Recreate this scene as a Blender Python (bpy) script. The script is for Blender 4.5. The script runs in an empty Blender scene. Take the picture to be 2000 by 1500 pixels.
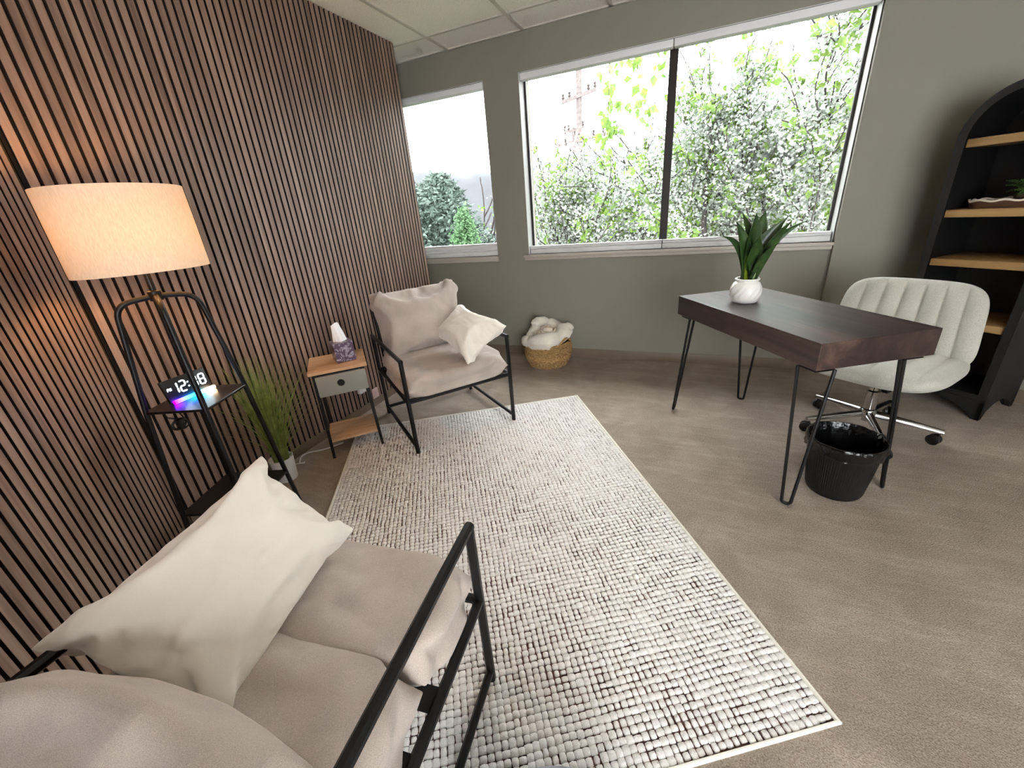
import bpy, bmesh, math, random
import numpy as np
from mathutils import Vector, Matrix, noise

# ---------------------------------------------------------------- camera, sky, exposure
SC = bpy.context.scene
COL = SC.collection
cam_data = bpy.data.cameras.new('camera')
cam_data.sensor_fit = 'HORIZONTAL'; cam_data.sensor_width = 36.0
cam_data.lens = 793.0/2000.0*36.0
cam_data.clip_start = 0.02; cam_data.clip_end = 500
cam = bpy.data.objects.new('camera', cam_data); COL.objects.link(cam)
CX = (0.92098, 0.38130, -0.08000); CY = (0.08166, -0.38971, -0.91731); CZ = (-0.38095, 0.83829, -0.39005)
EYE = 1.26
cam.matrix_world = Matrix(((CX[0], -CY[0], -CZ[0], 0), (CX[1], -CY[1], -CZ[1], 0), (CX[2], -CY[2], -CZ[2], EYE), (0, 0, 0, 1)))
SC.camera = cam

SKY = 7.0
world = bpy.data.worlds.new('overcast_sky'); SC.world = world; world.use_nodes = True
bg = world.node_tree.nodes['Background']
bg.inputs[0].default_value = (0.94, 0.97, 1.0, 1); bg.inputs[1].default_value = SKY

SC.view_settings.view_transform = 'Standard'; SC.view_settings.look = 'None'
SC.view_settings.gamma = 1.0; SC.view_settings.use_curve_mapping = False
SC.view_settings.exposure = 0.9
SC.cycles.use_denoising = True
SC.cycles.use_adaptive_sampling = True; SC.cycles.adaptive_threshold = 0.15; SC.cycles.adaptive_min_samples = 20
SC.cycles.max_bounces = 6; SC.cycles.diffuse_bounces = 4; SC.cycles.glossy_bounces = 2; SC.cycles.transmission_bounces = 2; SC.cycles.transparent_max_bounces = 12
SC.cycles.sample_clamp_indirect = 6.0
SC.cycles.caustics_reflective = False; SC.cycles.caustics_refractive = False

random.seed(4); RNG = np.random.RandomState(11)
R = math.radians

# ---------------------------------------------------------------- materials
def lin(c):
    out = []
    for v in c[:3]:
        v = v/255.0
        out.append(v/12.92 if v <= 0.04045 else ((v+0.055)/1.055)**2.4)
    return (*out, 1.0)

class NT:
    def __init__(s, name):
        s.m = bpy.data.materials.new(name); s.m.use_nodes = True
        s.t = s.m.node_tree; s.n = s.t.nodes; s.b = s.n['Principled BSDF']; s.out = s.n['Material Output']
    def add(s, kind, **kw):
        x = s.n.new(kind)
        for k, v in kw.items():
            if k.startswith('i_'):
                x.inputs[k[2:].replace('_', ' ')].default_value = v
            else: setattr(x, k, v)
        return x
    def link(s, a, b): s.t.links.new(a, b)
    def coords(s, scale=(1, 1, 1), src='Object', rot=(0, 0, 0), rand=False):
        tc = s.add('ShaderNodeTexCoord'); mp = s.add('ShaderNodeMapping')
        mp.inputs['Scale'].default_value = scale; mp.inputs['Rotation'].default_value = rot
        s.link(tc.outputs[src], mp.inputs['Vector'])
        if rand:
            oi = s.add('ShaderNodeObjectInfo'); mu = s.add('ShaderNodeMath', operation='MULTIPLY'); mu.inputs[1].default_value = 37.0
            s.link(oi.outputs['Random'], mu.inputs[0]); s.link(mu.outputs[0], mp.inputs['Location'])
        return mp.outputs[0]
    def noise(s, vec, scale, detail=3, rough=0.55, dist=0):
        x = s.add('ShaderNodeTexNoise'); x.inputs['Scale'].default_value = scale; x.inputs['Detail'].default_value = detail
        x.inputs['Roughness'].default_value = rough; x.inputs['Distortion'].default_value = dist
        s.link(vec, x.inputs['Vector']); return x.outputs['Fac']
    def ramp(s, fac, stops):
        x = s.add('ShaderNodeValToRGB'); e = x.color_ramp.elements
        while len(e) > 1: e.remove(e[0])
        e[0].position = stops[0][0]; e[0].color = stops[0][1]
        for p, c in stops[1:]:
            k = e.new(p); k.color = c
        s.link(fac, x.inputs[0]); return x.outputs[0]
    def mix(s, fac, a, b, mode='MIX'):
        x = s.add('ShaderNodeMix', data_type='RGBA', blend_type=mode)
        for sock, v in ((x.inputs[0], fac), (x.inputs[6], a), (x.inputs[7], b)):
            if hasattr(v, 'links'): s.link(v, sock)
            else: sock.default_value = v
        return x.outputs[2]
    def col(s, v):
        if hasattr(v, 'links'): s.link(v, s.b.inputs['Base Color'])
        else: s.b.inputs['Base Color'].default_value = v
    def bump(s, h, strength=0.3, dist=0.01):
        x = s.add('ShaderNodeBump'); x.inputs['Strength'].default_value = strength; x.inputs['Distance'].default_value = dist
        s.link(h, x.inputs['Height']); s.link(x.outputs[0], s.b.inputs['Normal'])
    def set(s, **kw):
        for k, v in kw.items(): s.b.inputs[k.replace('_', ' ')].default_value = v
        return s.m

def plain(name, c, rough=0.6, var=0.0, vscale=8.0, bump=0.0, bscale=200.0, bdist=0.002, **kw):
    t = NT(name)
    v = t.coords()
    if var:
        f = t.noise(v, vscale, 4)
        c0 = lin([x*(1-var) for x in c]); c1 = lin([min(255, x*(1+var)) for x in c])
        t.col(t.ramp(f, [(0.3, c0), (0.7, c1)]))
    else: t.col(lin(c))
    if bump: t.bump(t.noise(v, bscale, 3), bump, bdist)
    return t.set(Roughness=rough, **kw)

def wood(name, dark, mid, light, axis=2, grain=22.0, stretch=0.06, rough=0.45, rand=True, bump=0.05, big=3.0, **kw):
    t = NT(name)
    sc = [1, 1, 1]; sc[axis] = stretch
    v = t.coords(tuple(sc), rand=rand)
    a = t.noise(v, grain, 4, 0.62, 0.6); b = t.noise(v, big, 3, 0.5, 0.3)
    c = t.ramp(a, [(0.32, lin(dark)), (0.5, lin(mid)), (0.68, lin(light))])
    c = t.mix(b, c, t.mix(0.5, c, lin(dark)), 'MIX')
    if rand:
        oi = t.add('ShaderNodeObjectInfo')
        hs = t.add('ShaderNodeHueSaturation'); mr = t.add('ShaderNodeMapRange')
        mr.inputs['To Min'].default_value = 0.82; mr.inputs['To Max'].default_value = 1.16
        t.link(oi.outputs['Random'], mr.inputs['Value']); t.link(mr.outputs[0], hs.inputs['Value']); t.link(c, hs.inputs['Color'])
        c = hs.outputs[0]
    t.col(c)
    if bump: t.bump(a, bump, 0.002)
    return t.set(Roughness=rough, **kw)

def fabric(name, c, weave=900.0, mottled=0.10, rough=0.9, bump=0.35, fleck=0.12, sheen=0.2):
    t = NT(name); v = t.coords()
    f1 = t.noise(v, 5.0, 3); f2 = t.noise(v, weave, 2, 0.7)
    c0 = lin([x*(1-mottled) for x in c]); c1 = lin([min(255, x*(1+mottled*0.6)) for x in c])
    a = t.ramp(f1, [(0.3, c0), (0.7, c1)])
    d0 = lin([255*(1-fleck)]*3); d1 = (1, 1, 1, 1)
    g = t.ramp(f2, [(0.35, d0), (0.65, d1)])
    t.col(t.mix(1.0, a, g, 'MULTIPLY')); t.bump(f2, bump, 0.0015)
    return t.set(Roughness=rough, Sheen_Weight=sheen)

def emit(name, c, strength):
    t = NT(name); t.col((0, 0, 0, 1))
    t.b.inputs['Emission Color'].default_value = c; t.b.inputs['Emission Strength'].default_value = strength
    return t.m

MT = {}
MT['slat'] = wood('walnut_slat_veneer', (112, 90, 78), (143, 119, 105), (163, 139, 123), axis=2, grain=26, stretch=0.05, rough=0.5, bump=0.0)
MT['lampblack'] = plain('satin_black_shelf', (20, 18, 20), 0.28)
MT['felt'] = plain('black_felt_backing', (14, 11, 12), 0.95, var=0.2, vscale=400)
MT['paint'] = plain('greige_wall_paint', (132, 128, 116), 0.75)
MT['rail_lit_reveal'] = plain('white_rail_and_lit_reveal', (214, 214, 212), 0.5, var=0.02)  # white shade rails; on the reveals the white stands in for window light
MT['sill'] = plain('greige_sill_paint', (178, 170, 158), 0.45)
MT['bronze'] = plain('dark_bronze_frame', (38, 31, 30), 0.4, Metallic=0.3)
MT['vinyl'] = plain('taupe_vinyl_baseboard', (108, 94, 78), 0.5, var=0.04)
MT['shade_fabric'] = plain('white_cellular_shade', (222, 222, 222), 0.8)
MT['tbar'] = plain('white_ceiling_grid', (196, 190, 180), 0.5)
MT['blackmetal'] = plain('matt_black_metal', (20, 20, 22), 0.42, bump=0.03, bscale=500, Metallic=0.4)
MT['black'] = plain('black_painted_wood', (9, 9, 10), 0.55, var=0.1, vscale=30)
MT['chrome'] = plain('polished_chrome', (200, 200, 200), 0.12, Metallic=1.0)
MT['blackplastic'] = plain('black_plastic', (10, 10, 11), 0.45)
MT['oak'] = wood('light_oak', (178, 136, 98), (200, 160, 120), (214, 178, 138), axis=0, grain=30, stretch=0.07, rough=0.5, rand=False)
MT['shelfoak'] = wood('honey_oak_shelf', (128, 98, 58), (150, 117, 72), (164, 132, 84), axis=0, grain=24, stretch=0.06, rough=0.5)
MT['walnut'] = wood('dark_walnut_desk', (36, 27, 26), (62, 47, 43), (96, 76, 66), axis=0, grain=10, stretch=0.10, rough=0.33, rand=False, big=2.0)
MT['cushion'] = fabric('greige_linen', (198, 184, 172), weave=850, mottled=0.08, fleck=0.18, bump=0.3)
MT['cream'] = fabric('cream_velvet', (236, 228, 215), weave=1400, mottled=0.03, bump=0.12, fleck=0.05, sheen=0.5)
MT['boucle'] = fabric('ivory_boucle', (186, 183, 170), weave=420, mottled=0.05, bump=0.5, fleck=0.16)
MT['drawer'] = fabric('grey_drawer_fabric', (150, 148, 140), weave=900, mottled=0.03, bump=0.2)
MT['fur'] = fabric('cream_faux_fur', (240, 233, 218), weave=300, mottled=0.05, bump=0.8, fleck=0.10, sheen=0.6)
MT['greyfelt'] = fabric('grey_heather_felt', (150, 156, 168), weave=500, mottled=0.06, bump=0.4)
MT['ceramic'] = plain('white_glazed_ceramic', (232, 228, 222), 0.18)
MT['pebble'] = plain('pale_pebbles', (170, 160, 146), 0.7, var=0.25, vscale=90)
MT['tissue'] = plain('white_tissue', (240, 240, 240), 0.9)
MT['whiteplastic'] = plain('white_plastic', (226, 226, 224), 0.4)
MT['pinkplate'] = plain('blush_outlet_plate', (206, 176, 172), 0.5)
MT['rope'] = wood('seagrass_rope', (128, 92, 52), (186, 148, 96), (214, 182, 130), axis=2, grain=60, stretch=0.8, rough=0.8, rand=True, bump=0.4)

def carpet_mat():
    t = NT('beige_cut_pile_carpet'); v = t.coords()
    a = t.noise(v, 210, 2, 0.7); b = t.noise(v, 4.0, 4, 0.65, 0.6); c = t.noise(t.coords((1, 7, 1), rot=(0, 0, 0.75)), 2.4, 3, 0.6, 0.4)
    base = t.ramp(b, [(0.36, lin((170, 156, 140))), (0.52, lin((180, 166, 150))), (0.66, lin((190, 176, 161)))])
    st = t.ramp(c, [(0.50, lin((240, 240, 240))), (0.60, (1, 1, 1, 1)), (0.66, lin((242, 242, 242)))])
    base = t.mix(1.0, base, st, 'MULTIPLY')
    fl = t.ramp(a, [(0.30, lin((186, 179, 172))), (0.66, (1, 1, 1, 1))])
    t.col(t.mix(1.0, base, fl, 'MULTIPLY')); t.bump(a, 0.7, 0.008)
    return t.set(Roughness=0.95)
MT['carpet'] = carpet_mat()

def tile_mat():
    t = NT('speckled_ceiling_tile'); v = t.coords()
    a = t.noise(v, 160, 4, 0.7); f = t.ramp(a, [(0.30, lin((196, 189, 179))), (0.48, lin((245, 240, 232)))])
    t.col(f); t.bump(a, 0.5, 0.004); return t.set(Roughness=0.95)
MT['tile'] = tile_mat()

def tuft_mat():
    t = NT('ivory_rug_pile'); v = t.coords()
    a = t.noise(v, 60, 3, 0.6); b = t.noise(v, 420, 2, 0.7)
    c = t.ramp(a, [(0.3, lin((230, 226, 220))), (0.7, lin((246, 244, 242)))])
    c = t.mix(1.0, c, t.ramp(b, [(0.3, lin((226, 224, 220))), (0.65, (1, 1, 1, 1))]), 'MULTIPLY')
    t.col(c); t.bump(b, 0.4, 0.003); return t.set(Roughness=0.95, Sheen_Weight=0.2)
MT['tuft'] = tuft_mat()
MT['rugbase'] = plain('dark_brown_rug_ground', (78, 50, 45), 0.95, var=0.35, vscale=14)
MT['binding'] = plain('ivory_rug_binding', (230, 226, 214), 0.9)

def marble_mat():
    t = NT('purple_marbled_card'); v = t.coords()
    a = t.noise(v, 16, 6, 0.6, 3.0)
    t.col(t.ramp(a, [(0.34, lin((44, 26, 36))), (0.44, lin((92, 72, 104))), (0.50, lin((60, 40, 58))), (0.57, lin((176, 172, 190))), (0.64, lin((88, 68, 98)))]))
    return t.set(Roughness=0.3)
MT['marble'] = marble_mat()

def leaf_mat(name, c, c2=None, trans=0.3, rough=0.45, edge=False):
    t = NT(name); v = t.coords()
    f = t.noise(v, 30, 3)
    c2 = c2 or [x*0.7 for x in c]
    cc = t.ramp(f, [(0.3, lin(c2)), (0.7, lin(c))])
    t.col(cc)
    tr = t.add('ShaderNodeBsdfTranslucent'); t.link(cc, tr.inputs[0])
    mx = t.add('ShaderNodeMixShader'); mx.inputs[0].default_value = trans
    t.link(t.b.outputs[0], mx.inputs[1]); t.link(tr.outputs[0], mx.inputs[2]); t.link(mx.outputs[0], t.out.inputs['Surface'])
    t.set(Roughness=rough); return t.m
MT['leafdark'] = leaf_mat('glossy_green_leaf', (66, 94, 44), (34, 60, 32), 0.2, 0.3)
MT['leafbright'] = leaf_mat('yellow_green_leaf', (150, 172, 40), (110, 140, 40), 0.35, 0.35)
MT['grass'] = leaf_mat('artificial_grass_blade', (158, 170, 92), (96, 116, 56), 0.25, 0.5)
MT['fern'] = leaf_mat('fern_leaf', (92, 124, 60), (52, 84, 40), 0.25, 0.5)
MT['treeleaf'] = leaf_mat('spring_tree_leaf', (122, 146, 54), (66, 102, 48), 0.35, 0.5)
MT['blossom'] = leaf_mat('pale_blossom', (174, 178, 170), (130, 140, 130), 0.25, 0.7)
MT['cedar'] = leaf_mat('grey_green_cedar', (88, 102, 92), (48, 62, 56), 0.2, 0.7)
MT['shrub'] = leaf_mat('fresh_green_shrub', (92, 122, 82), (58, 90, 58), 0.25, 0.7)
MT['bark'] = plain('grey_brown_bark', (50, 43, 41), 0.9, var=0.2, vscale=20)
MT['polewood'] = plain('weathered_utility_pole', (84, 76, 74), 0.9, var=0.15, vscale=12)
MT['hill'] = plain('hazy_hillside', (66, 68, 70), 1.0, var=0.08, vscale=0.2)
MT['ground'] = plain('grass_verge', (84, 90, 66), 1.0, var=0.15, vscale=0.6)
MT['stucco'] = plain('tan_stucco', (122, 104, 90), 0.9)

def glass_mat():
    t = NT('clear_window_glass')
    tr = t.add('ShaderNodeBsdfTransparent'); gl = t.add('ShaderNodeBsdfGlossy'); gl.inputs['Roughness'].default_value = 0.02
    fr = t.add('ShaderNodeFresnel'); fr.inputs['IOR'].default_value = 1.10
    mx = t.add('ShaderNodeMixShader'); t.link(fr.outputs[0], mx.inputs[0]); t.link(tr.outputs[0], mx.inputs[1]); t.link(gl.outputs[0], mx.inputs[2])
    t.link(mx.outputs[0], t.out.inputs['Surface']); return t.m
MT['glass'] = glass_mat()

# ---------------------------------------------------------------- mesh helpers
class MB:
    """collects shapes into one mesh"""
    def __init__(s): s.v = []; s.f = []
    def add(s, verts, faces):
        o = len(s.v); s.v.extend([tuple(map(float, p)) for p in verts]); s.f.extend([tuple(i+o for i in f) for f in faces]); return s
    def box(s, x0, x1, y0, y1, z0, z1):
        return s.add([(x, y, z) for z in (z0, z1) for y in (y0, y1) for x in (x0, x1)],
                     [(0, 2, 3, 1), (4, 5, 7, 6), (0, 1, 5, 4), (2, 6, 7, 3), (0, 4, 6, 2), (1, 3, 7, 5)])
    def tube(s, pts, r, n=8, cap=True, closed=False):
        P = [Vector(p) for p in pts]; k = len(P)
        rr = r if hasattr(r, '__len__') else [r]*k
        T = []
        for i in range(k):
            if closed: t = P[(i+1) % k]-P[i-1]
            else: t = P[min(i+1, k-1)]-P[max(i-1, 0)]
            T.append(t.normalized())
        a = Vector((0, 0, 1)) if abs(T[0].z) < 0.9 else Vector((1, 0, 0))
        N = (a-T[0]*a.dot(T[0])).normalized()
        V = []
        for i in range(k):
            N = (N-T[i]*N.dot(T[i])); N = N.normalized() if N.length > 1e-6 else T[i].orthogonal().normalized()
            B = T[i].cross(N)
            sc = 1.0
            if 0 < i < k-1 or closed:
                d1 = (P[i]-P[i-1]).normalized(); sc = 1.0/max(0.6, abs(d1.dot(T[i])))
            for j in range(n):
                q = 2*math.pi*(j+0.5)/n
                V.append(P[i]+(N*math.cos(q)+B*math.sin(q))*rr[i]*sc)
        Fc = []
        for i in range(k if closed else k-1):
            i2 = (i+1) % k
            for j in range(n):
                j2 = (j+1) % n; Fc.append((i*n+j, i*n+j2, i2*n+j2, i2*n+j))
        if cap and not closed:
            Fc.append(tuple(range(n))[::-1]); Fc.append(tuple((k-1)*n+j for j in range(n)))
        return s.add(V, Fc)
    def lathe(s, prof, n=32, fn=None, c=(0, 0, 0), close=False):
        V = []; Fc = []
        for i, (r, z) in enumerate(prof):
            for j in range(n):
                q = 2*math.pi*j/n; rr = fn(r, z, q, i) if fn else r
                V.append((c[0]+rr*math.cos(q), c[1]+rr*math.sin(q), c[2]+z))
        k = len(prof)
        for i in range(k-1):
            for j in range(n):
                j2 = (j+1) % n; Fc.append((i*n+j, i*n+j2, (i+1)*n+j2, (i+1)*n+j))
        if close:
            Fc.append(tuple(range(n))[::-1]); Fc.append(tuple((k-1)*n+j for j in range(n)))
        return s.add(V, Fc)
    def grid(s, fn, n, m, wrap=False):
        V = [fn(i/n, j/m) for i in range(n+1) for j in range(m+1)]
        Fc = [(i*(m+1)+j, (i+1)*(m+1)+j, (i+1)*(m+1)+j+1, i*(m+1)+j+1) for i in range(n) for j in range(m)]
        return s.add(V, Fc)
    def poly(s, pts, z0, z1):
        k = len(pts)
        return s.add([(x, y, z0) for x, y in pts]+[(x, y, z1) for x, y in pts],
                     [tuple(range(k))[::-1], tuple(range(k, 2*k))]+[(i, (i+1) % k, k+(i+1) % k, k+i) for i in range(k)])
    def mesh(s, name):
        me = bpy.data.meshes.new(name); me.from_pydata(s.v, [], s.f); me.validate(); me.update(); return me
    def build(s, name, mat, parent=None, smooth=False, bevel=0.0, sub=0, angle=40, loc=None, rot=None, kind=None, seg=2):
        me = s.mesh(name)
        return link(name, me, mat, parent, smooth, bevel, sub, angle, loc, rot, kind, seg)

def link(name, me, mat, parent=None, smooth=False, bevel=0.0, sub=0, angle=40, loc=None, rot=None, kind=None, seg=2):
    if mat and not me.materials:
        me.materials.append(MT[mat] if isinstance(mat, str) else mat)
    bm = bmesh.new(); bm.from_mesh(me)
    bmesh.ops.recalc_face_normals(bm, faces=bm.faces)
    if bevel:
        ed = [e for e in bm.edges if len(e.link_faces) == 2 and e.calc_face_angle(0) > R(30)]
        bmesh.ops.bevel(bm, geom=ed, offset=bevel, segments=seg, affect='EDGES', profile=0.5)
        smooth = True
    if smooth:
        for f in bm.faces: f.smooth = True
        for e in bm.edges:
            if len(e.link_faces) == 2 and e.calc_face_angle(0) > R(angle): e.smooth = False
    bm.to_mesh(me); bm.free()
    o = bpy.data.objects.new(name, me); COL.objects.link(o)
    if sub:
        md = o.modifiers.new('subdivision', 'SUBSURF'); md.levels = sub; md.render_levels = sub
    if parent: o.parent = parent
    if loc: o.location = loc
    if rot: o.rotation_euler = rot
    if kind: o['kind'] = kind
    return o

def again(o, parent, loc=None, rot=None):
    c = o.copy(); COL.objects.link(c); c.parent = parent
    if loc is not None: c.location = loc
    if rot is not None: c.rotation_euler = rot
    return c

def tag(o, label, cat, group=None, kind=None):
    o['label'] = label; o['category'] = cat
    if group: o['group'] = group
    if kind: o['kind'] = kind
    return o

def thing(name, label, cat, loc=(0, 0, 0), rz=0, group=None):
    o = bpy.data.objects.new(name, None); COL.objects.link(o)
    o.location = loc; o.rotation_euler = (0, 0, rz); o.empty_display_size = 0.1
    return tag(o, label, cat, group)

def setting(o, label=None):
    o['kind'] = 'structure'
    if label: o['label'] = label
    return o

def rounded(pts, r, seg=5):
    """polyline with filleted inner corners"""
    P = [Vector(p) for p in pts]; out = [P[0]]
    for i in range(1, len(P)-1):
        a = (P[i-1]-P[i]); b = (P[i+1]-P[i]); d = min(r, a.length*0.45, b.length*0.45)
        p0 = P[i]+a.normalized()*d; p1 = P[i]+b.normalized()*d
        for k in range(seg+1):
            t = k/seg; out.append(p0*(1-t)**2+P[i]*2*t*(1-t)+p1*t*t)
    out.append(P[-1]); return out

# inflated cloth: two sewn sheets blown up to a volume, so seams pucker like a real cushion
def puff(w, h, n, m, tm, steps=80, its=8, seed=0, shear=0.25, bend=0.04, p0=0.004, box=None):
    rng = np.random.RandomState(seed)
    dx, dy = w/n, h/m
    U, V = np.meshgrid(np.linspace(-w/2, w/2, n+1), np.linspace(-h/2, h/2, m+1), indexing='ij')
    X = np.zeros((2, n+1, m+1, 3)); X[..., 0] = U; X[..., 1] = V
    b = np.cos(np.pi*U/w)*np.cos(np.pi*V/h)
    X[0, ..., 2] = 0.03*b+0.002*rng.randn(n+1, m+1)*b; X[1, ..., 2] = -0.03*b+0.002*rng.randn(n+1, m+1)*b
    Xp = X.copy(); dg = math.hypot(dx, dy)
    def pr(A, B, L, k, kc):
        d = B-A; l = np.sqrt((d*d).sum(-1))+1e-9
        e = (l-L)/l; c = d*(np.where(e > 0, k, kc)*e*0.5)[..., None]
        A += c; B -= c
    def sew():
        for sl in ((slice(0, 1), slice(None)), (slice(n, n+1), slice(None)), (slice(None), slice(0, 1)), (slice(None), slice(m, m+1))):
            a = 0.5*(X[0][sl]+X[1][sl]); X[0][sl] = a; X[1][sl] = a
    for st in range(steps):
        N = np.cross(np.gradient(X, axis=1), np.gradient(X, axis=2))/(dx*dy); N[1] *= -1
        p = p0*max(0, 1-(X[0, ..., 2]-X[1, ..., 2]).mean()/tm)*3
        Xn = X+0.88*(X-Xp)+p*N; Xp = X; X = Xn.copy()
        sew()
        for k in range(its):
            for o in (0, 1):
                pr(X[:, o:n:2], X[:, o+1:n+1:2], dx, 1, 0.7)
                pr(X[:, :, o:m:2], X[:, :, o+1:m+1:2], dy, 1, 0.7)
                pr(X[:, o:n:2, :-1], X[:, o+1:n+1:2, 1:], dg, shear, shear)
                pr(X[:, o:n:2, 1:], X[:, o+1:n+1:2, :-1], dg, shear, shear)
            for o in (0, 1, 2, 3):
                pr(X[:, o:n-1:4], X[:, o+2:n+1:4], 2*dx, bend, bend)
                pr(X[:, :, o:m-1:4], X[:, :, o+2:m+1:4], 2*dy, bend, bend)
            if box: X[..., 2] = np.clip(X[..., 2], -box, box)
            sew()
    return X

def straighten(X, k):
    n, m = X.shape[1]-1, X.shape[2]-1; Y = X.copy()
    su = np.abs(X[0, [0, 0, n, n], [0, m, 0, m], 0]).mean(); sv = np.abs(X[0, [0, 0, n, n], [0, m, 0, m], 1]).mean()
    l, r_ = X[0, 0, :, 0], X[0, n, :, 0]; s = (X[..., 0]-l)/(r_-l)*2*su-su
    Y[..., 0] = X[..., 0]*(1-k)+s*k
    l, r_ = X[0, :, 0, 1][:, None], X[0, :, m, 1][:, None]; s = (X[..., 1]-l)/(r_-l)*2*sv-sv
    Y[..., 1] = X[..., 1]*(1-k)+s*k
    return Y

def cushion_mesh(name, X, corners, thick=1.0, post=None, crease=0.0055):
    """corners = (u-v-, u+v-, u+v+, u-v+) positions for the four corner tips; z of the sheet follows their normal"""
    n, m = X.shape[1]-1, X.shape[2]-1
    su = np.abs(X[0, [0, 0, n, n], [0, m, 0, m], 0]).mean(); sv = np.abs(X[0, [0, 0, n, n], [0, m, 0, m], 1]).mean()
    A, B, C, D = [np.array(c, float) for c in corners]
    s = ((X[..., 0]/su)+1)/2; t = ((X[..., 1]/sv)+1)/2
    s, t = s[..., None], t[..., None]
    base = A*(1-s)*(1-t)+B*s*(1-t)+C*s*t+D*(1-s)*t
    nn = np.cross((B-A)+(C-D), (D-A)+(C-B)); nn /= np.linalg.norm(nn)
    if crease:
        rg = np.random.RandomState(n*m+int(crease*1e5)); d = np.zeros(X.shape[:3])
        S_, T_ = s[..., 0], t[..., 0]
        for side, along in ((S_, T_), (1-S_, T_), (T_, S_), (1-T_, S_)):
            for q in range(16):
                c0 = rg.uniform(0.02, 0.98); wd = rg.uniform(0.010, 0.022); ln = rg.uniform(0.08, 0.30); sl = (0.5-c0)*rg.uniform(0.2, 1.0)+rg.uniform(-0.25, 0.25)
                x = (along-c0-sl*side)/(wd*(1+side*2.0)); d += rg.uniform(0.4, 1.0)*np.exp(-x*x)*np.exp(-(side/ln)**2)*np.minimum(1, side/0.012)*rg.choice([-1, -1, 1])
        for q in range(10):
            c0, c1, th, L_ = rg.uniform(0.2, 0.8), rg.uniform(0.2, 0.8), rg.uniform(0, 3.14), rg.uniform(0.08, 0.22)
            ax = (S_-c0)*math.cos(th)+(T_-c1)*math.sin(th); ay = -(S_-c0)*math.sin(th)+(T_-c1)*math.cos(th)
            ay = ay-0.8*ax*ax; d += rg.uniform(-0.8, 0.5)*np.exp(-(ay/0.022)**2)*np.exp(-(ax/L_)**2)
        d *= np.clip(np.minimum(np.minimum(S_, 1-S_), np.minimum(T_, 1-T_))/0.045, 0, 1)
        sg = np.array([1.0, -1.0])[:, None, None]; X = X.copy(); X[..., 2] += crease*d*sg
    Pp = base+X[..., 2:3]*thick*nn
    if post is not None: Pp = post(Pp)
    idx = np.zeros((2, n+1, m+1), int); V = []
    for l in range(2):
        for i in range(n+1):
            for j in range(m+1):
                if l == 1 and (i in (0, n) or j in (0, m)): idx[1, i, j] = idx[0, i, j]
                else: idx[l, i, j] = len(V); V.append(tuple(Pp[l, i, j]))
    Fc = []
    for l in range(2):
        for i in range(n):
            for j in range(m):
                q = [idx[l, i, j], idx[l, i+1, j], idx[l, i+1, j+1], idx[l, i, j+1]]
                q = [q[k] for k in range(4) if q[k] != q[k-1]]
                if len(q) > 2: Fc.append(tuple(q if l == 0 else q[::-1]))
    me = bpy.data.meshes.new(name); me.from_pydata(V, [], Fc); me.validate(); me.update(); return me
# ---------------------------------------------------------------- the room
CEIL = 2.435; XL = -2.09; YC = 0.78; YEND = 3.075; YW = 3.42
PITCH = 0.0378; SLW = 0.0268; SLB = 0.058
S2 = math.sqrt(0.5)

floor = setting(MB().box(-3.8, 4.9, -1.8, 3.64, -0.12, 0.0).build('floor', 'carpet'), 'beige cut pile carpet with vacuum tracks')

# window wall
b = MB()
b.box(-3.8, 0.853, YW, 3.64, 0, 0.880); b.box(-3.8, 0.853, YW, 3.64, 2.195, CEIL+0.1)
b.box(-3.8, -2.75, YW, 3.64, 0.880, 2.195); b.box(-1.58, -1.288, YW, 3.64, 0.880, 2.195)
setting(b.build('wall_window', 'paint'), 'greige painted wall around the two windows')
setting(MB().poly([(0.853, 3.385), (1.51, 3.385), (4.70, 0.195), (4.85, 0.345), (1.60, 3.64), (0.853, 3.64)], 0, CEIL+0.1).build('wall_right', 'paint'), 'greige wall right of the large window turning behind the bookcase')
setting(MB().box(4.70, 4.85, -1.75, 0.30, 0, CEIL+0.1).build('wall_side', 'paint'))
b = MB()
b.box(0.12, 0.36, -1.75, -1.60, 0, CEIL+0.1); b.box(3.06, 4.85, -1.75, -1.60, 0, CEIL+0.1)
b.box(0.36, 3.06, -1.75, -1.60, 0, 0.20); b.box(0.36, 3.06, -1.75, -1.60, 2.12, CEIL+0.1)
setting(b.build('wall_back', 'paint'))
bq = MB(); bq.box(-3.8, -3.65, 0.6, YW, 0, CEIL+0.1); bq.box(-3.65, XL-0.15, 0.72, 0.88, 0, CEIL+0.1)
setting(bq.build('wall_far_left', 'paint'))

# left partition with its slat panel
wl = setting(MB().poly([(XL-0.02, YC+0.008), (XL-0.02, YEND), (XL-0.14, YEND), (XL-0.14, YC-0.05)], 0, CEIL+0.05).build('wall_left', 'paint'), 'walnut slat panel wall behind the side table')
MB().box(XL-0.020, XL-0.012, YC+0.005, YEND, SLB, CEIL).build('felt_backing', 'felt', wl)
sl = None; k = 0; y = YC+0.010+PITCH/2
slat_mesh = MB().box(-0.012, 0.0, -SLW/2, SLW/2, 0, CEIL-SLB).mesh('slat')
while y < YEND-0.01:
    if sl is None:
        sl = link('slat', slat_mesh, 'slat', wl, bevel=0.0010, seg=1, loc=(XL, y, SLB))
        slat_mesh.materials.append(MT['felt'])                       # veneer on the front, black core on the sides
        for f in slat_mesh.polygons: f.material_index = 0 if f.normal.x > 0.6 else 1
    else: again(sl, wl, (XL, y, SLB))
    y += PITCH
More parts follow.
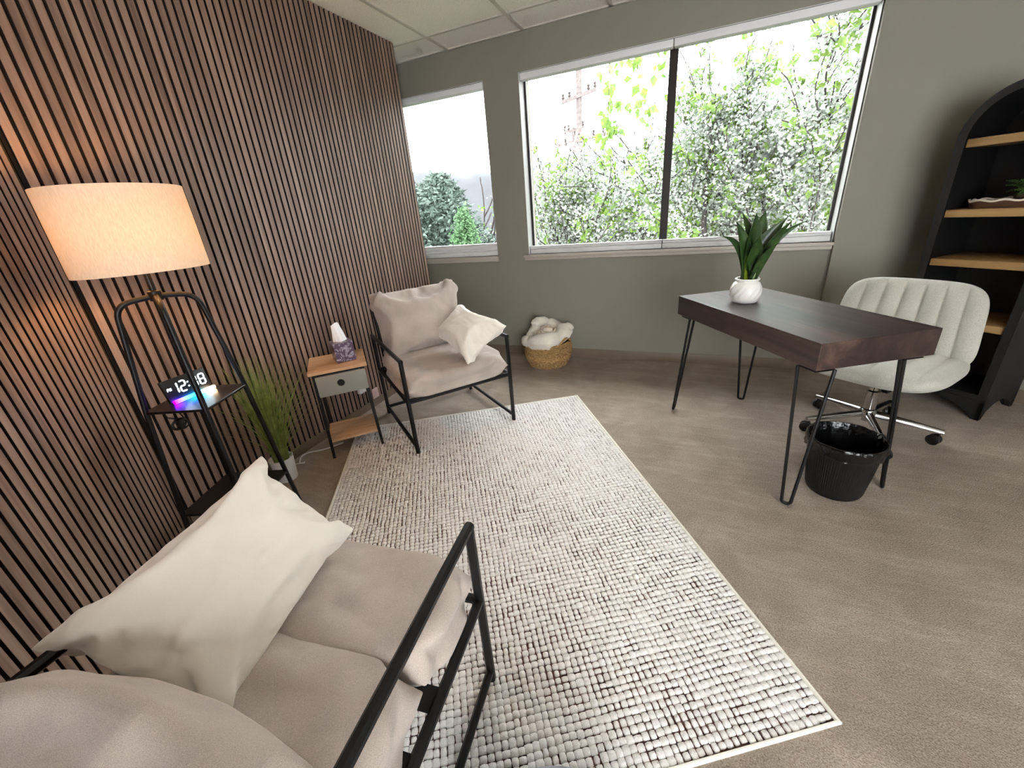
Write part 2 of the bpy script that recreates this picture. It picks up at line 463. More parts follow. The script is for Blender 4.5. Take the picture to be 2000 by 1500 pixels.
# corner wall at 45 degrees
def w2(s, d=0.0): return (XL+S2*s-S2*d, YC-S2*s-S2*d)     # s along the wall, d behind its face
wc = setting(MB().poly([w2(-0.05, 0.02), w2(3.35, 0.02), w2(3.35, 0.16), w2(-0.1, 0.16)], 0, CEIL+0.05).build('wall_corner', 'paint'), 'walnut slat panel wall left of the floor lamp')
MB().poly([w2(0.002, 0.012), w2(3.3, 0.012), w2(3.3, 0.020), w2(0.002, 0.020)], SLB, CEIL).build('felt_backing', 'felt', wc)
s = 0.010+PITCH/2
while s < 3.2:
    p = w2(s); again(sl, wc, (p[0], p[1], SLB), (0, 0, R(45))); s += PITCH

# baseboards
setting(MB().box(-3.6, 0.853, YW-0.007, YW, 0, 0.080).build('baseboard_window', 'vinyl', bevel=0.003))
setting(MB().poly([(0.853, 3.378), (1.507, 3.378), (4.69, 0.195), (4.70, 0.195), (1.51, 3.385), (0.853, 3.385)], 0, 0.080).build('baseboard_right', 'vinyl'))
setting(MB().box(XL-0.018, XL-0.002, YC+0.01, YEND, 0, SLB-0.002).build('baseboard_left', 'vinyl'))
setting(MB().poly([w2(0.01, 0.002), w2(3.3, 0.002), w2(3.3, 0.018), w2(0.01, 0.018)], 0, SLB-0.002).build('baseboard_corner', 'vinyl'))

# suspended ceiling: slab, grid bars, tiles
ceil = setting(MB().box(-3.8, 4.9, -1.8, 3.64, CEIL+0.03, CEIL+0.12).build('ceiling', 'tile'), 'suspended ceiling of speckled white tiles')
TX = 0.617; TY = 1.234; gx0 = -1.845; gy0 = 3.113
xs = [gx0+TX*k for k in range(-3, 11)]; ys = [gy0-TY*k for k in range(0, 4)]
bar_y = MB().box(-0.012, 0.012, -1.60, YW, CEIL-0.006, CEIL+0.004).mesh('grid_bar')
o = None
for x in xs:
    if o is None: o = link('grid_bar', bar_y, 'tbar', ceil, loc=(x, 0, 0))
    else: again(o, ceil, (x, 0, 0))
o = None; bar_x = MB().box(-3.65, 4.7, -0.012, 0.012, CEIL-0.0055, CEIL+0.004).mesh('grid_bar')
for y in ys:
    if o is None: o = link('grid_bar', bar_x, 'tbar', ceil, loc=(0, y, 0))
    else: again(o, ceil, (0, y, 0))
MB().box(-3.65, 0.9, YW-0.022, YW, CEIL-0.006, CEIL+0.003).build('grid_bar', 'tbar', ceil)
tl = None; yb = [YW]+ys
t0 = MB().box(-TX/2+0.004, TX/2-0.004, -TY/2+0.004, TY/2-0.004, 0, 0.018).mesh('ceiling_tile')
t1 = MB().box(-TX/2+0.004, TX/2-0.004, -(YW-gy0)/2+0.004, (YW-gy0)/2-0.004, 0, 0.018).mesh('ceiling_tile')
first = {}
for x in xs[:-1]:
    for r_ in range(len(yb)-1):
        me = t1 if r_ == 0 else t0; cy = (yb[r_]+yb[r_+1])/2
        if r_ not in first and r_ < 2:
            first[r_] = link('ceiling_tile', me, 'tile', ceil, bevel=0.003, seg=1, loc=(x+TX/2, cy, CEIL+0.002))
        else: again(first[min(r_, 1)], ceil, (x+TX/2, cy, CEIL+0.002))

# ---------------------------------------------------------------- windows
def window(name, x0, x1, mull, sill0, sill1, label):
    w = bpy.data.objects.new(name, None); COL.objects.link(w); w.location = (0, YW, 0); setting(w, label)
    z0, z1 = 0.905, 2.195
    ln = MB()                                   # reveal linings, painted white for the window light that falls on them
    ln.box(x0, x0+0.003, 0.001, 0.17, z0, z1); ln.box(x1-0.003, x1, 0.001, 0.17, z0, z1); ln.box(x0+0.003, x1-0.003, 0.001, 0.17, z1-0.003, z1)
    ln.build('reveal', 'rail_lit_reveal', w)
    f = MB(); t = 0.018; i0, i1 = x0+0.0035, x1-0.0035
    f.box(i0, x0+t, 0.098, 0.122, z0, z1-0.004); f.box(x1-t, i1, 0.098, 0.122, z0, z1-0.004)
    f.box(x0+t, x1-t, 0.098, 0.122, z0, z0+0.03); f.box(x0+t, x1-t, 0.098, 0.122, z1-0.034, z1-0.004)
    f.build('frame', 'bronze', w, bevel=0.002, seg=1)
    segs = [(x0+t, x1-t)]
    if mull is not None:
        MB().box(mull-0.027, mull+0.027, 0.096, 0.124, z0+0.03, z1-0.034).build('mullion', 'bronze', w, bevel=0.002, seg=1)
        segs = [(x0+t, mull-0.027), (mull+0.027, x1-t)]
    for a, c in segs:
        MB().box(a, c, 0.108, 0.113, z0+0.03, z1-0.034).build('pane', 'glass', w)
    sb = MB()
    sb.box(sill0, sill1, -0.040, 0.0, 0.886, 0.907); sb.box(x0, x1, 0.0, 0.10, 0.880, 0.905)
    sb.box(sill0+0.008, sill1-0.004, -0.028, 0.0, 0.862, 0.886)
    sb.build('window_sill', 'sill', w, bevel=0.004, seg=2)
    return w
window('window_1', -1.288, 0.849, -0.214, -1.326, 0.852, 'large two-pane window with dark frame above the desk')
window('window_2', -2.75, -1.58, None, -2.79, -1.563, 'narrow window beside the slat panel')
# back window, unseen, added for the daylight from behind the viewer
w3 = bpy.data.objects.new('added_back_window', None); COL.objects.link(w3); w3.location = (0, -1.42, 0); setting(w3, 'wide unseen window added in the back wall')
def back_frame(w, L):
    f = MB()
    for x in (0, L/2-0.02, L-0.04): f.box(x, x+0.04, -0.03, 0.03, 0.20, 2.12)
    f.box(0.04, L-0.04, -0.029, 0.029, 0.20, 0.24); f.box(0.04, L-0.04, -0.029, 0.029, 2.08, 2.12); f.build('frame', 'bronze', w)
    for a, c in ((0.04, L/2-0.02), (L/2+0.02, L-0.04)): MB().box(a, c, -0.003, 0.003, 0.24, 2.08).build('pane', 'glass', w)
w3.location = (0.36, -1.67, 0); back_frame(w3, 2.70)

def shade(x0, x1, ztop, pleats, label):
    t = thing('cellular_shade', label, 'window shade', ((x0+x1)/2, YW+0.045, 0.905), 0, 'cellular shades lowered onto the sills')
    h = (x1-x0)/2
    MB().box(-h, h, -0.040, 0.020, 2.148-0.905, 2.190-0.905).build('headrail', 'shade_fabric', t, bevel=0.003)
    MB().box(-h, h, -0.026, 0.022, 0.004, 0.040).build('bottom_rail', 'rail_lit_reveal', t, bevel=0.005)
    n = pleats; z = 0.041; dz = (ztop-0.905-0.041-0.006)/n
    for k in range(n):
        p = [(-0.024, 0), (-0.030, dz*0.5), (-0.024, dz), (0.018, dz), (0.024, dz*0.5), (0.018, 0)]
        m = MB(); V = [(x, yy, z+k*dz+zz) for x in (-h+0.002, h-0.002) for yy, zz in p]
        m.add(V, [tuple(range(6))[::-1], tuple(range(6, 12))]+[(i, (i+1) % 6, 6+(i+1) % 6, 6+i) for i in range(6)])
        m.build('pleat', 'shade_fabric', t)
    MB().box(-h, h, -0.027, 0.021, ztop-0.905-0.006, ztop-0.905).build('top_rail', 'rail_lit_reveal', t)
shade(-1.278, -0.2165, 0.972, 2, 'white cellular shade bunched on the sill under the left pane of the large window')
shade(-0.2115, 0.840, 0.972, 2, 'white cellular shade bunched on the sill behind the desk plant')
shade(-2.74, -1.588, 1.012, 4, 'white pleated cellular shade bunched at the bottom of the narrow window')
# ---------------------------------------------------------------- desk
def desk():
    A = Vector((-0.044, 2.540)); B = Vector((0.461, 1.700)); C = Vector((0.884, 1.966))
    u = (B-A).normalized(); L = (B-A).length; v = Vector((-u.y, u.x)); W = abs((C-B).dot(v)); c = (A+C)/2
    t = thing('writing_desk', 'dark walnut writing desk on black hairpin legs', 'desk', (c.x, c.y, 0), math.atan2(u.y, u.x))
    zt, th = 0.733, 0.106
    MB().box(-L/2, L/2, -W/2, W/2, zt-th, zt).build('desk_top', 'walnut', t, bevel=0.0012, seg=1)
    MB().box(-L/2+0.03, L/2-0.03, -W/2+0.03, W/2-0.03, zt-th-0.012, zt-th).build('underside_board', 'walnut', t)
    for sx in (-1, 1):
        for sy in (-1, 1):
            lg = MB()
            cx, cy = sx*L/2, sy*W/2; dx, dy = -sx*S2, -sy*S2; px, py = -dy, dx
            mx, my = cx+dx*0.085, cy+dy*0.085; fx, fy = cx+dx*0.022, cy+dy*0.022
            z1 = zt-th-0.014; sp = 0.058; ft = 0.016
            pts = rounded([(mx+px*sp, my+py*sp, z1), (fx+px*ft, fy+py*ft, 0.007), (fx-px*ft, fy-py*ft, 0.007), (mx-px*sp, my-py*sp, z1)], 0.022, 5)
            lg.tube(pts, 0.0068, 8); o = lg.build('leg', 'blackmetal', t, smooth=True)
            pl = MB(); pl.box(mx-0.042, mx+0.042, my-0.042, my+0.042, z1-0.001, z1+0.002); pl.build('mounting_plate', 'blackmetal', o)
    return t
desk()

# ---------------------------------------------------------------- plant pot on the desk
def desk_plant():
    t = thing('potted_plant', 'broad-leaved green plant in a swirled white ceramic pot on the desk', 'plant', (0.272, 2.392, 0.733))
    def fn(r, z, q, i):
        if 0.012 < z < 0.092 and i < 14: 
            a = math.sin(math.pi*min(1, max(0, (z-0.012)/0.08)))
            w = (q*14/(2*math.pi)-z*26) % 1.0
            return r+0.0085*a*(min(w, (1-w)*4)-0.5)
        return r
    prof = [(0.010, 0.0), (0.052, 0.001)]+[(0.052+0.022*math.sin(math.pi*min(1, k/11*0.86+0.07))**0.8*1.0, 0.004+k*0.0088) for k in range(12)]
    prof += [(0.050, 0.106), (0.050, 0.110), (0.056, 0.113), (0.057, 0.119), (0.054, 0.122), (0.046, 0.121), (0.044, 0.112), (0.043, 0.100), (0.002, 0.099)]
    MB().lathe(prof, 168, fn).build('pot', 'ceramic', t, smooth=True, angle=50)
    pb = MB()
    for k in range(46):
        a = random.random()*6.28; r_ = 0.038*math.sqrt(random.random()); s = random.uniform(0.004, 0.007)
        x, y, z = r_*math.cos(a), r_*math.sin(a), 0.1005
        pb.lathe([(0.0005, -s*0.5), (s*0.8, -s*0.25), (s, 0.1*s), (s*0.6, s*0.5), (0.0005, s*0.62)], 7, None, (x, y, z))
    pb.build('pebbles', 'pebble', t, smooth=True, kind='stuff')
    right = Vector((CX[0], CX[1], 0)).normalized(); up = Vector((0, 0, 1)); toward = Vector((right.y, -right.x, 0))
    # tip offsets: (sideways, toward viewer, height), width, material, fold
    leaves = [(-0.055, -0.03, 0.335, 0.052, 'leafdark'), (-0.020, 0.035, 0.330, 0.060, 'leafdark'), (0.022, -0.02, 0.300, 0.050, 'leafbright'), (0.070, -0.05, 0.335, 0.056, 'leafdark'),
              (0.135, 0.03, 0.300, 0.052, 'leafdark'), (0.140, 0.06, 0.285, 0.060, 'leafdark'), (0.235, 0.02, 0.275, 0.034, 'leafdark'), (-0.105, 0.02, 0.300, 0.040, 'leafdark'),
              (-0.020, 0.09, 0.230, 0.046, 'leafdark'), (-0.180, 0.02, 0.235, 0.022, 'leafdark'), (0.080, 0.09, 0.195, 0.036, 'leafdark'), (-0.060, 0.0, 0.24, 0.03, 'leafdark'), (0.04, -0.08, 0.27, 0.05, 'leafdark')]
    for k, (sx, ty, h, w, m_) in enumerate(leaves):
        tip = right*sx+toward*ty+up*(0.100+h)
        a = k*2.4; base = Vector((0.012*math.cos(a), 0.012*math.sin(a), 0.098))
        arch = 0.03 if k != 9 else 0.075
        mid = (base+tip)/2+up*0.05-Vector((tip.x, tip.y, 0))*0.28+up*(arch if k in (6, 9) else 0)
        out = Vector((sx, 0, 0)); d = (tip-base).normalized()
        side = d.cross(toward).normalized(); side = (side*math.cos(0.25*(k % 5-2))+toward*math.sin(0.25*(k % 5-2))).normalized(); nrm = side.cross(d).normalized()
        m = MB(); N = 12; V = []
        for i in range(N+1):
            q = i/N; c = base*(1-q)**2+mid*2*q*(1-q)+tip*q*q
            ww = w*0.72*(max(0.0, (0.22+0.78*math.sin(math.pi*min(1, q*0.75+0.18)))*(1-q**5)))
            ww = max(ww, 0.0004)
            for e in (-1, -0.5, 0, 0.5, 1):
                V.append(c+side*ww*e+nrm*(abs(e)*ww*0.42))
        for e in range(5): pass
        nV = len(V); V2 = V+[p-nrm*0.0012 for p in V]
        Fc = []
        for i in range(N):
            for e in range(4):
                q = (i*5+e, i*5+e+1, (i+1)*5+e+1, (i+1)*5+e); Fc.append(q); Fc.append(tuple(x+nV for x in q[::-1]))
        for i in range(N):
            for e in (0, 4):
                q = (i*5+e, (i+1)*5+e, (i+1)*5+e+nV, i*5+e+nV); Fc.append(q if e else q[::-1])
        m.add(V2, Fc); m.build('leaf', m_, t, smooth=True, angle=70)
desk_plant()

# ---------------------------------------------------------------- waste bin
def bin_():
    t = thing('waste_bin', 'black ribbed plastic waste bin with a black liner under the desk', 'bin', (0.672, 1.905, 0))
    def rib(r, z, q, i): return r+(0.0009*math.cos(q*90) if 0.012 < z < 0.235 and 1 < i < 6 else 0)
    MB().lathe([(0.002, 0.0), (0.096, 0.0), (0.102, 0.008), (0.105, 0.02), (0.118, 0.12), (0.130, 0.232), (0.132, 0.236), (0.136, 0.262), (0.132, 0.262), (0.126, 0.235), (0.100, 0.012), (0.002, 0.010)], 180, rib).build('body', 'blackplastic', t, smooth=True)
    def crumple(r, z, q, i):
        return r+0.006*noise.noise(Vector((math.cos(q)*5, math.sin(q)*5, z*40)))+0.004*noise.noise(Vector((math.cos(q)*14, math.sin(q)*14, z*90+7)))
    pf = [(0.139, 0.205), (0.1395, 0.215), (0.140, 0.228), (0.1405, 0.240), (0.141, 0.252), (0.1405, 0.262), (0.138, 0.268), (0.133, 0.268), (0.129, 0.26), (0.124, 0.235), (0.118, 0.20), (0.112, 0.15), (0.100, 0.08), (0.06, 0.03), (0.002, 0.02)]
    m = MB(); n = 96; V = []; Fc = []
    for i, (r_, z) in enumerate(pf):
        for j in range(n):
            q = 2*math.pi*j/n; zz = z
            if i < 4: zz = z+(0.022*noise.noise(Vector((math.cos(q)*2.2, math.sin(q)*2.2, 3)))+0.012)*(1-i/4)
            rr = crumple(r_, zz, q, i) if i < 9 else r_+0.006*noise.noise(Vector((math.cos(q)*6, math.sin(q)*6, z*20)))
            V.append((rr*math.cos(q), rr*math.sin(q), zz))
    for i in range(len(pf)-1):
        for j in range(n): Fc.append((i*n+j, i*n+(j+1) % n, (i+1)*n+(j+1) % n, (i+1)*n+j))
    m.add(V, Fc)
    MT['liner'] = plain('glossy_black_bin_liner', (12, 12, 13), 0.16, bump=0.5, bscale=60, bdist=0.006)
    m.build('liner', 'liner', t, smooth=True)
    kn = MB(); kn.lathe([(0.001, -0.014), (0.013, -0.010), (0.019, 0), (0.014, 0.011), (0.001, 0.016)], 14, lambda r, z, q, i: r*(1+0.15*math.sin(3*q+i)))
    kn.build('liner_knot', 'liner', t, smooth=True, loc=(0.128, 0.045, 0.258))
bin_()

# ---------------------------------------------------------------- office chair
def pad(name, w, d, th, nch, parent, fold, sup=4.5, nx=150, ny=40, depth=0.011):
    """channel-tufted pad; fold(x, y, z) bends it into place. x across, y front(-) to back(+), z up"""
    m = MB()
    def top(i, j, sgn):
        a = math.sin((2*i/nx-1)*math.pi/2*0.985)/math.sin(math.pi/2*0.985); c = 2*j/ny-1
        x, y = a, c*max(0.0, 1-abs(a)**sup)**(1/sup)*0.985+c*0.015
        e = (max(0.0, 1-abs(a)**5)*max(0.0, 1-abs(c)**5))**0.45
        z = sgn*th/2*e
        if sgn > 0:
            q = (a+1)/2*nch; z += depth*(abs(math.sin(math.pi*q))**0.7-0.7)*min(1.0, e*1.15)
        return fold(x*w/2, y*d/2, z)
    idx = {}; V = []; Fc = []
    for sgn in (1, -1):
        for i in range(nx+1):
            for j in range(ny+1):
                edge = i in (0, nx) or j in (0, ny)
                if sgn < 0 and edge: idx[(sgn, i, j)] = idx[(1, i, j)]; continue
                idx[(sgn, i, j)] = len(V); V.append(top(i, j, sgn))
        for i in range(nx):
            for j in range(ny):
                q = (idx[(sgn, i, j)], idx[(sgn, i+1, j)], idx[(sgn, i+1, j+1)], idx[(sgn, i, j+1)]); Fc.append(q if sgn > 0 else q[::-1])
    m.add(V, Fc); return m.build(name, 'boucle', parent, smooth=True, angle=80)

OFFICE_RZ = R(-37)
def office_chair():
    t = thing('office_chair', 'ivory channel-tufted armless office chair on a chrome star base', 'chair', (0.949, 2.521, 0), OFFICE_RZ)
    def seat_fold(x, y, z):
        yy = y/0.26
        return (x, y-0.055, 0.405+z+0.012*(x/0.29)**2+0.03*max(0, yy-0.2)**2-0.02*max(0, -yy-0.5)**2)
    pad('seat', 0.60, 0.54, 0.105, 7, t, seat_fold, sup=3.4, depth=0.014)
    def back_fold(x, y, z):
        hh = (y+0.20)           # 0 at the bottom edge .. 0.40 at the top
        lean = 0.10+0.10*hh
        return (x*(1.0-0.13*hh/0.40), 0.125+hh*math.sin(lean)-z*math.cos(lean)-0.045*(x/0.3)**2, 0.395+hh*math.cos(lean)+z*math.sin(lean))
    pad('backrest', 0.61, 0.40, 0.080, 7, t, back_fold, sup=5.0, depth=0.014)
    sp = MB(); sp.tube(rounded([(0, 0.08, 0.335), (0, 0.20, 0.340), (0, 0.215, 0.50)], 0.06), 0.016, 8); sp.box(-0.05, 0.05, 0.20, 0.21, 0.46, 0.60); sp.build('back_bracket', 'blackplastic', t, smooth=True)
    MB().box(-0.10, 0.10, -0.10, 0.10, 0.325, 0.345).build('seat_plate', 'blackplastic', t, bevel=0.006)
    MB().lathe([(0.001, 0.06), (0.020, 0.06), (0.020, 0.13), (0.028, 0.135), (0.028, 0.235), (0.018, 0.24), (0.018, 0.33), (0.001, 0.33)], 20).build('gas_lift', 'chrome', t, smooth=True)
    MB().lathe([(0.001, 0.088), (0.036, 0.088), (0.038, 0.096), (0.038, 0.120), (0.030, 0.130), (0.001, 0.130)], 20).build('hub', 'chrome', t, smooth=True)
    for k in range(5):
        a = R(-19+72*k)-OFFICE_RZ; ca, sa = math.cos(a), math.sin(a)
        arm = MB(); V = []
        for r_, w_, zt, zb in ((0.03, 0.017, 0.122, 0.090), (0.18, 0.014, 0.104, 0.078), (0.300, 0.012, 0.086, 0.066)):
            for yy, zz in ((-w_, zb), (-w_*1.0, (zb+zt)/2), (-w_*0.45, zt), (w_*0.45, zt), (w_, (zb+zt)/2), (w_, zb)):
                V.append((r_*ca-yy*sa, r_*sa+yy*ca, zz))
        Fc = [(i*6+j, i*6+(j+1) % 6, (i+1)*6+(j+1) % 6, (i+1)*6+j) for i in range(2) for j in range(6)]+[tuple(range(6)), tuple(range(12, 18))[::-1]]
        arm.add(V, Fc); o = arm.build('base_arm', 'chrome', t, smooth=True, angle=60)
        cx, cy = 0.285*ca, 0.285*sa; q = a+1.1+k
        cs = MB(); dx, dy = math.cos(q), math.sin(q)
        for sgn in (-1, 1):
            prof = []; n = 18; V = []
            for i, (hw, rr) in enumerate(((0.004, 0.022), (0.006, 0.027), (0.017, 0.027), (0.020, 0.020))):
                for j in range(n):
                    g = 2*math.pi*j/n
                    V.append((cx-0.012*dy+sgn*hw*dx-rr*math.cos(g)*dy, cy+0.012*dx+sgn*hw*dy+rr*math.cos(g)*dx, 0.027+rr*math.sin(g)))
            cs.add(V, [(i*n+j, i*n+(j+1) % n, (i+1)*n+(j+1) % n, (i+1)*n+j) for i in range(3) for j in range(n)]+[tuple(range(n)), tuple(range(3*n, 4*n))])
        cs.tube([(cx, cy, 0.03), (cx, cy, 0.068)], 0.006, 8)
        cs.build('caster', 'blackplastic', o, smooth=True)
office_chair()

# ---------------------------------------------------------------- arched bookcase against the angled wall
def bookcase():
    t = thing('arched_bookcase', 'tall black arched bookcase with honey oak shelves', 'bookcase', (1.521, 2.764, 0), R(-45))
    # local x: along the front (0 = right edge, -W = left edge), y: depth to the back
    W, D, ZS = 0.455, 0.36, 1.405; FR = 0.036; Rr = W/2; zb = 0.11
    def arch(r, n=20, z0=None):
        z0 = zb if z0 is None else z0
        pts = [(-W/2-r, z0), (-W/2-r, ZS)]+[(-W/2-r*math.cos(math.pi*k/n), ZS+r*math.sin(math.pi*k/n)) for k in range(1, n)]+[(-W/2+r, ZS), (-W/2+r, z0)]
        return pts
    o_, i_ = arch(Rr), arch(Rr-FR); k = len(o_)
    V = [(x, y, z) for y in (0, D) for x, z in o_]+[(x, y, z) for y in (0, D) for x, z in i_]
    Fc = []
    for a in range(k-1):
        Fc += [(a, a+1, k+a+1, k+a), (2*k+a, 3*k+a, 3*k+a+1, 2*k+a+1), (a, 2*k+a, 2*k+a+1, a+1), (k+a, k+a+1, 3*k+a+1, 3*k+a)]
    Fc += [(0, k, 3*k, 2*k), (k-1, 3*k-1, 4*k-1, 2*k-1)]
    MB().add(V, Fc).build('case_frame', 'black', t, smooth=True, angle=35)
    bp = arch(Rr-0.004); kk = len(bp)
    MB().add([(x, D-0.012, z) for x, z in bp]+[(x, D-0.002, z) for x, z in bp], [tuple(range(kk)), tuple(range(kk, 2*kk))[::-1]]+[(i, (i+1) % kk, kk+(i+1) % kk, kk+i) for i in range(kk)]).build('back_panel', 'black', t)
    MB().box(-W+FR, -FR, 0.004, D-0.014, zb, zb+0.03).build('bottom_panel', 'black', t)
    for z in (1.371, 1.043, 0.795, 0.476):
        MB().box(-W+FR+0.001, -FR-0.001, 0.012, D-0.014, z, z+0.038).build('shelf', 'shelfoak', t, bevel=0.003)
    # shaped feet with curved aprons between them
    def apron(p0, p1, name):
        n = 14; V = []; d = Vector((p1[0]-p0[0], p1[1]-p0[1], 0)); q = Vector((-d.y, d.x, 0)).normalized()*0.022
        for i in range(n+1):
            s_ = i/n; zz = 0.0 if (s_ < 0.08 or s_ > 0.92) else 0.085*math.sin(math.pi*(s_-0.08)/0.84)**0.55
            c = Vector((p0[0], p0[1], 0))+d*s_
            for off in (0, 1):
                V += [(c.x+q.x*off, c.y+q.y*off, zz), (c.x+q.x*off, c.y+q.y*off, zb+0.002)]
        Fc = []
        for i in range(n):
            a, b_ = i*4, i*4+4
            Fc += [(a, b_, b_+1, a+1), (a+2, a+3, b_+3, b_+2), (a, a+2, b_+2, b_), (a+1, b_+1, b_+3, a+3)]
        Fc += [(0, 1, 3, 2), (n*4, n*4+2, n*4+3, n*4+1)]
        MB().add(V, Fc).build(name, 'black', t)
    apron((-W, 0), (0, 0), 'front_apron'); apron((0, 0), (0, D), 'side_apron'); apron((-W, D), (-W, 0), 'side_apron'); apron((0, D), (-W, D), 'back_apron')
    return t
bookcase()
def in_case(x, y, z):
    return (1.521+S2*x+S2*y, 2.764-S2*x+S2*y, z)
def case_items():
    zt = 1.043+0.038
    # wavy rimmed tray
    t = thing('serving_tray', 'long brown wooden tray with a wavy pale rim on the bookcase shelf', 'tray', in_case(-0.215, 0.13, zt), R(-45))
    n = 60; V = []; Fc = []
    def ring(rx, ry, z, wav):
        for j in range(n):
            q = 2*math.pi*j/n; c, s = math.cos(q), math.sin(q); e = 3.5
            l = (abs(c)**e+abs(s)**e)**(-1/e)
            V.append((rx*c*l, ry*s*l, z+wav*math.sin(q*11)))
    ring(0.148, 0.085, 0, 0); ring(0.156, 0.092, 0.034, 0.0); ring(0.150, 0.086, 0.034, 0); ring(0.142, 0.079, 0.008, 0)
    for i in range(3):
        for j in range(n): Fc.append((i*n+j, i*n+(j+1) % n, (i+1)*n+(j+1) % n, (i+1)*n+j))
    Fc += [tuple(range(n))[::-1], tuple(range(3*n, 4*n))]
    MT['traywood'] = wood('dark_brown_tray', (62, 38, 26), (88, 56, 40), (104, 70, 50), axis=0)
    MB().add(V, Fc).build('tray_body', 'traywood', t, smooth=True)
    V = []; Fc = []
    ring(0.157, 0.093, 0.032, 0.004); ring(0.159, 0.095, 0.041, 0.0045); ring(0.152, 0.088, 0.042, 0.0045); ring(0.149, 0.085, 0.033, 0.004)
    for i in range(4):
        for j in range(n): Fc.append((i*n+j, i*n+(j+1) % n, ((i+1) % 4)*n+(j+1) % n, ((i+1) % 4)*n+j))
    MT['traywhite'] = plain('pale_tray_rim', (206, 198, 180), 0.5)
    MB().add(V, Fc).build('wavy_rim', 'traywhite', t, smooth=True)
    # fern in the tray
    f = thing('small_fern', 'small leafy green plant standing in the tray on the bookcase', 'plant', in_case(-0.175, 0.13, zt+0.010))
    MT['soil'] = plain('dark_soil', (58, 42, 32), 0.95, var=0.3, vscale=80)
    MB().lathe([(0.001, 0), (0.040, 0), (0.048, 0.045), (0.044, 0.052), (0.001, 0.055)], 20).build('moss_mound', 'soil', f, smooth=True)
    rr = random.Random(5); lf = MB()
    for k in range(26):
        a = rr.uniform(0, 6.28); L = rr.uniform(0.07, 0.115); up = rr.uniform(0.05, 0.13)
        for i in range(1, 9):
            q = i/8; x = math.cos(a)*L*q; y = math.sin(a)*L*q; z = 0.05+up*q-0.05*q*q
            for sg in (-1, 1):
                w = 0.020*(1-0.6*q); px, py = -math.sin(a)*sg, math.cos(a)*sg
                lf.add([(x, y, z), (x+px*w*0.5+math.cos(a)*0.008, y+py*w*0.5+math.sin(a)*0.008, z+0.004), (x+px*w, y+py*w, z-0.004), (x+px*w*0.5-math.cos(a)*0.008, y+py*w*0.5-math.sin(a)*0.008, z+0.004)], [(0, 1, 2, 3)])
    lf.build('fronds', 'fern', f, kind='stuff')
    o = MB().lathe([(0.0005, 0), (0.006, 0.001), (0.009, 0.006), (0.007, 0.011), (0.0005, 0.013)], 12).build('white_pebble', 'ceramic', None, smooth=True, loc=in_case(-0.150, 0.062, zt+0.0085))
    tag(o, 'tiny white pebble lying in the tray before the small plant', 'pebble')
case_items()
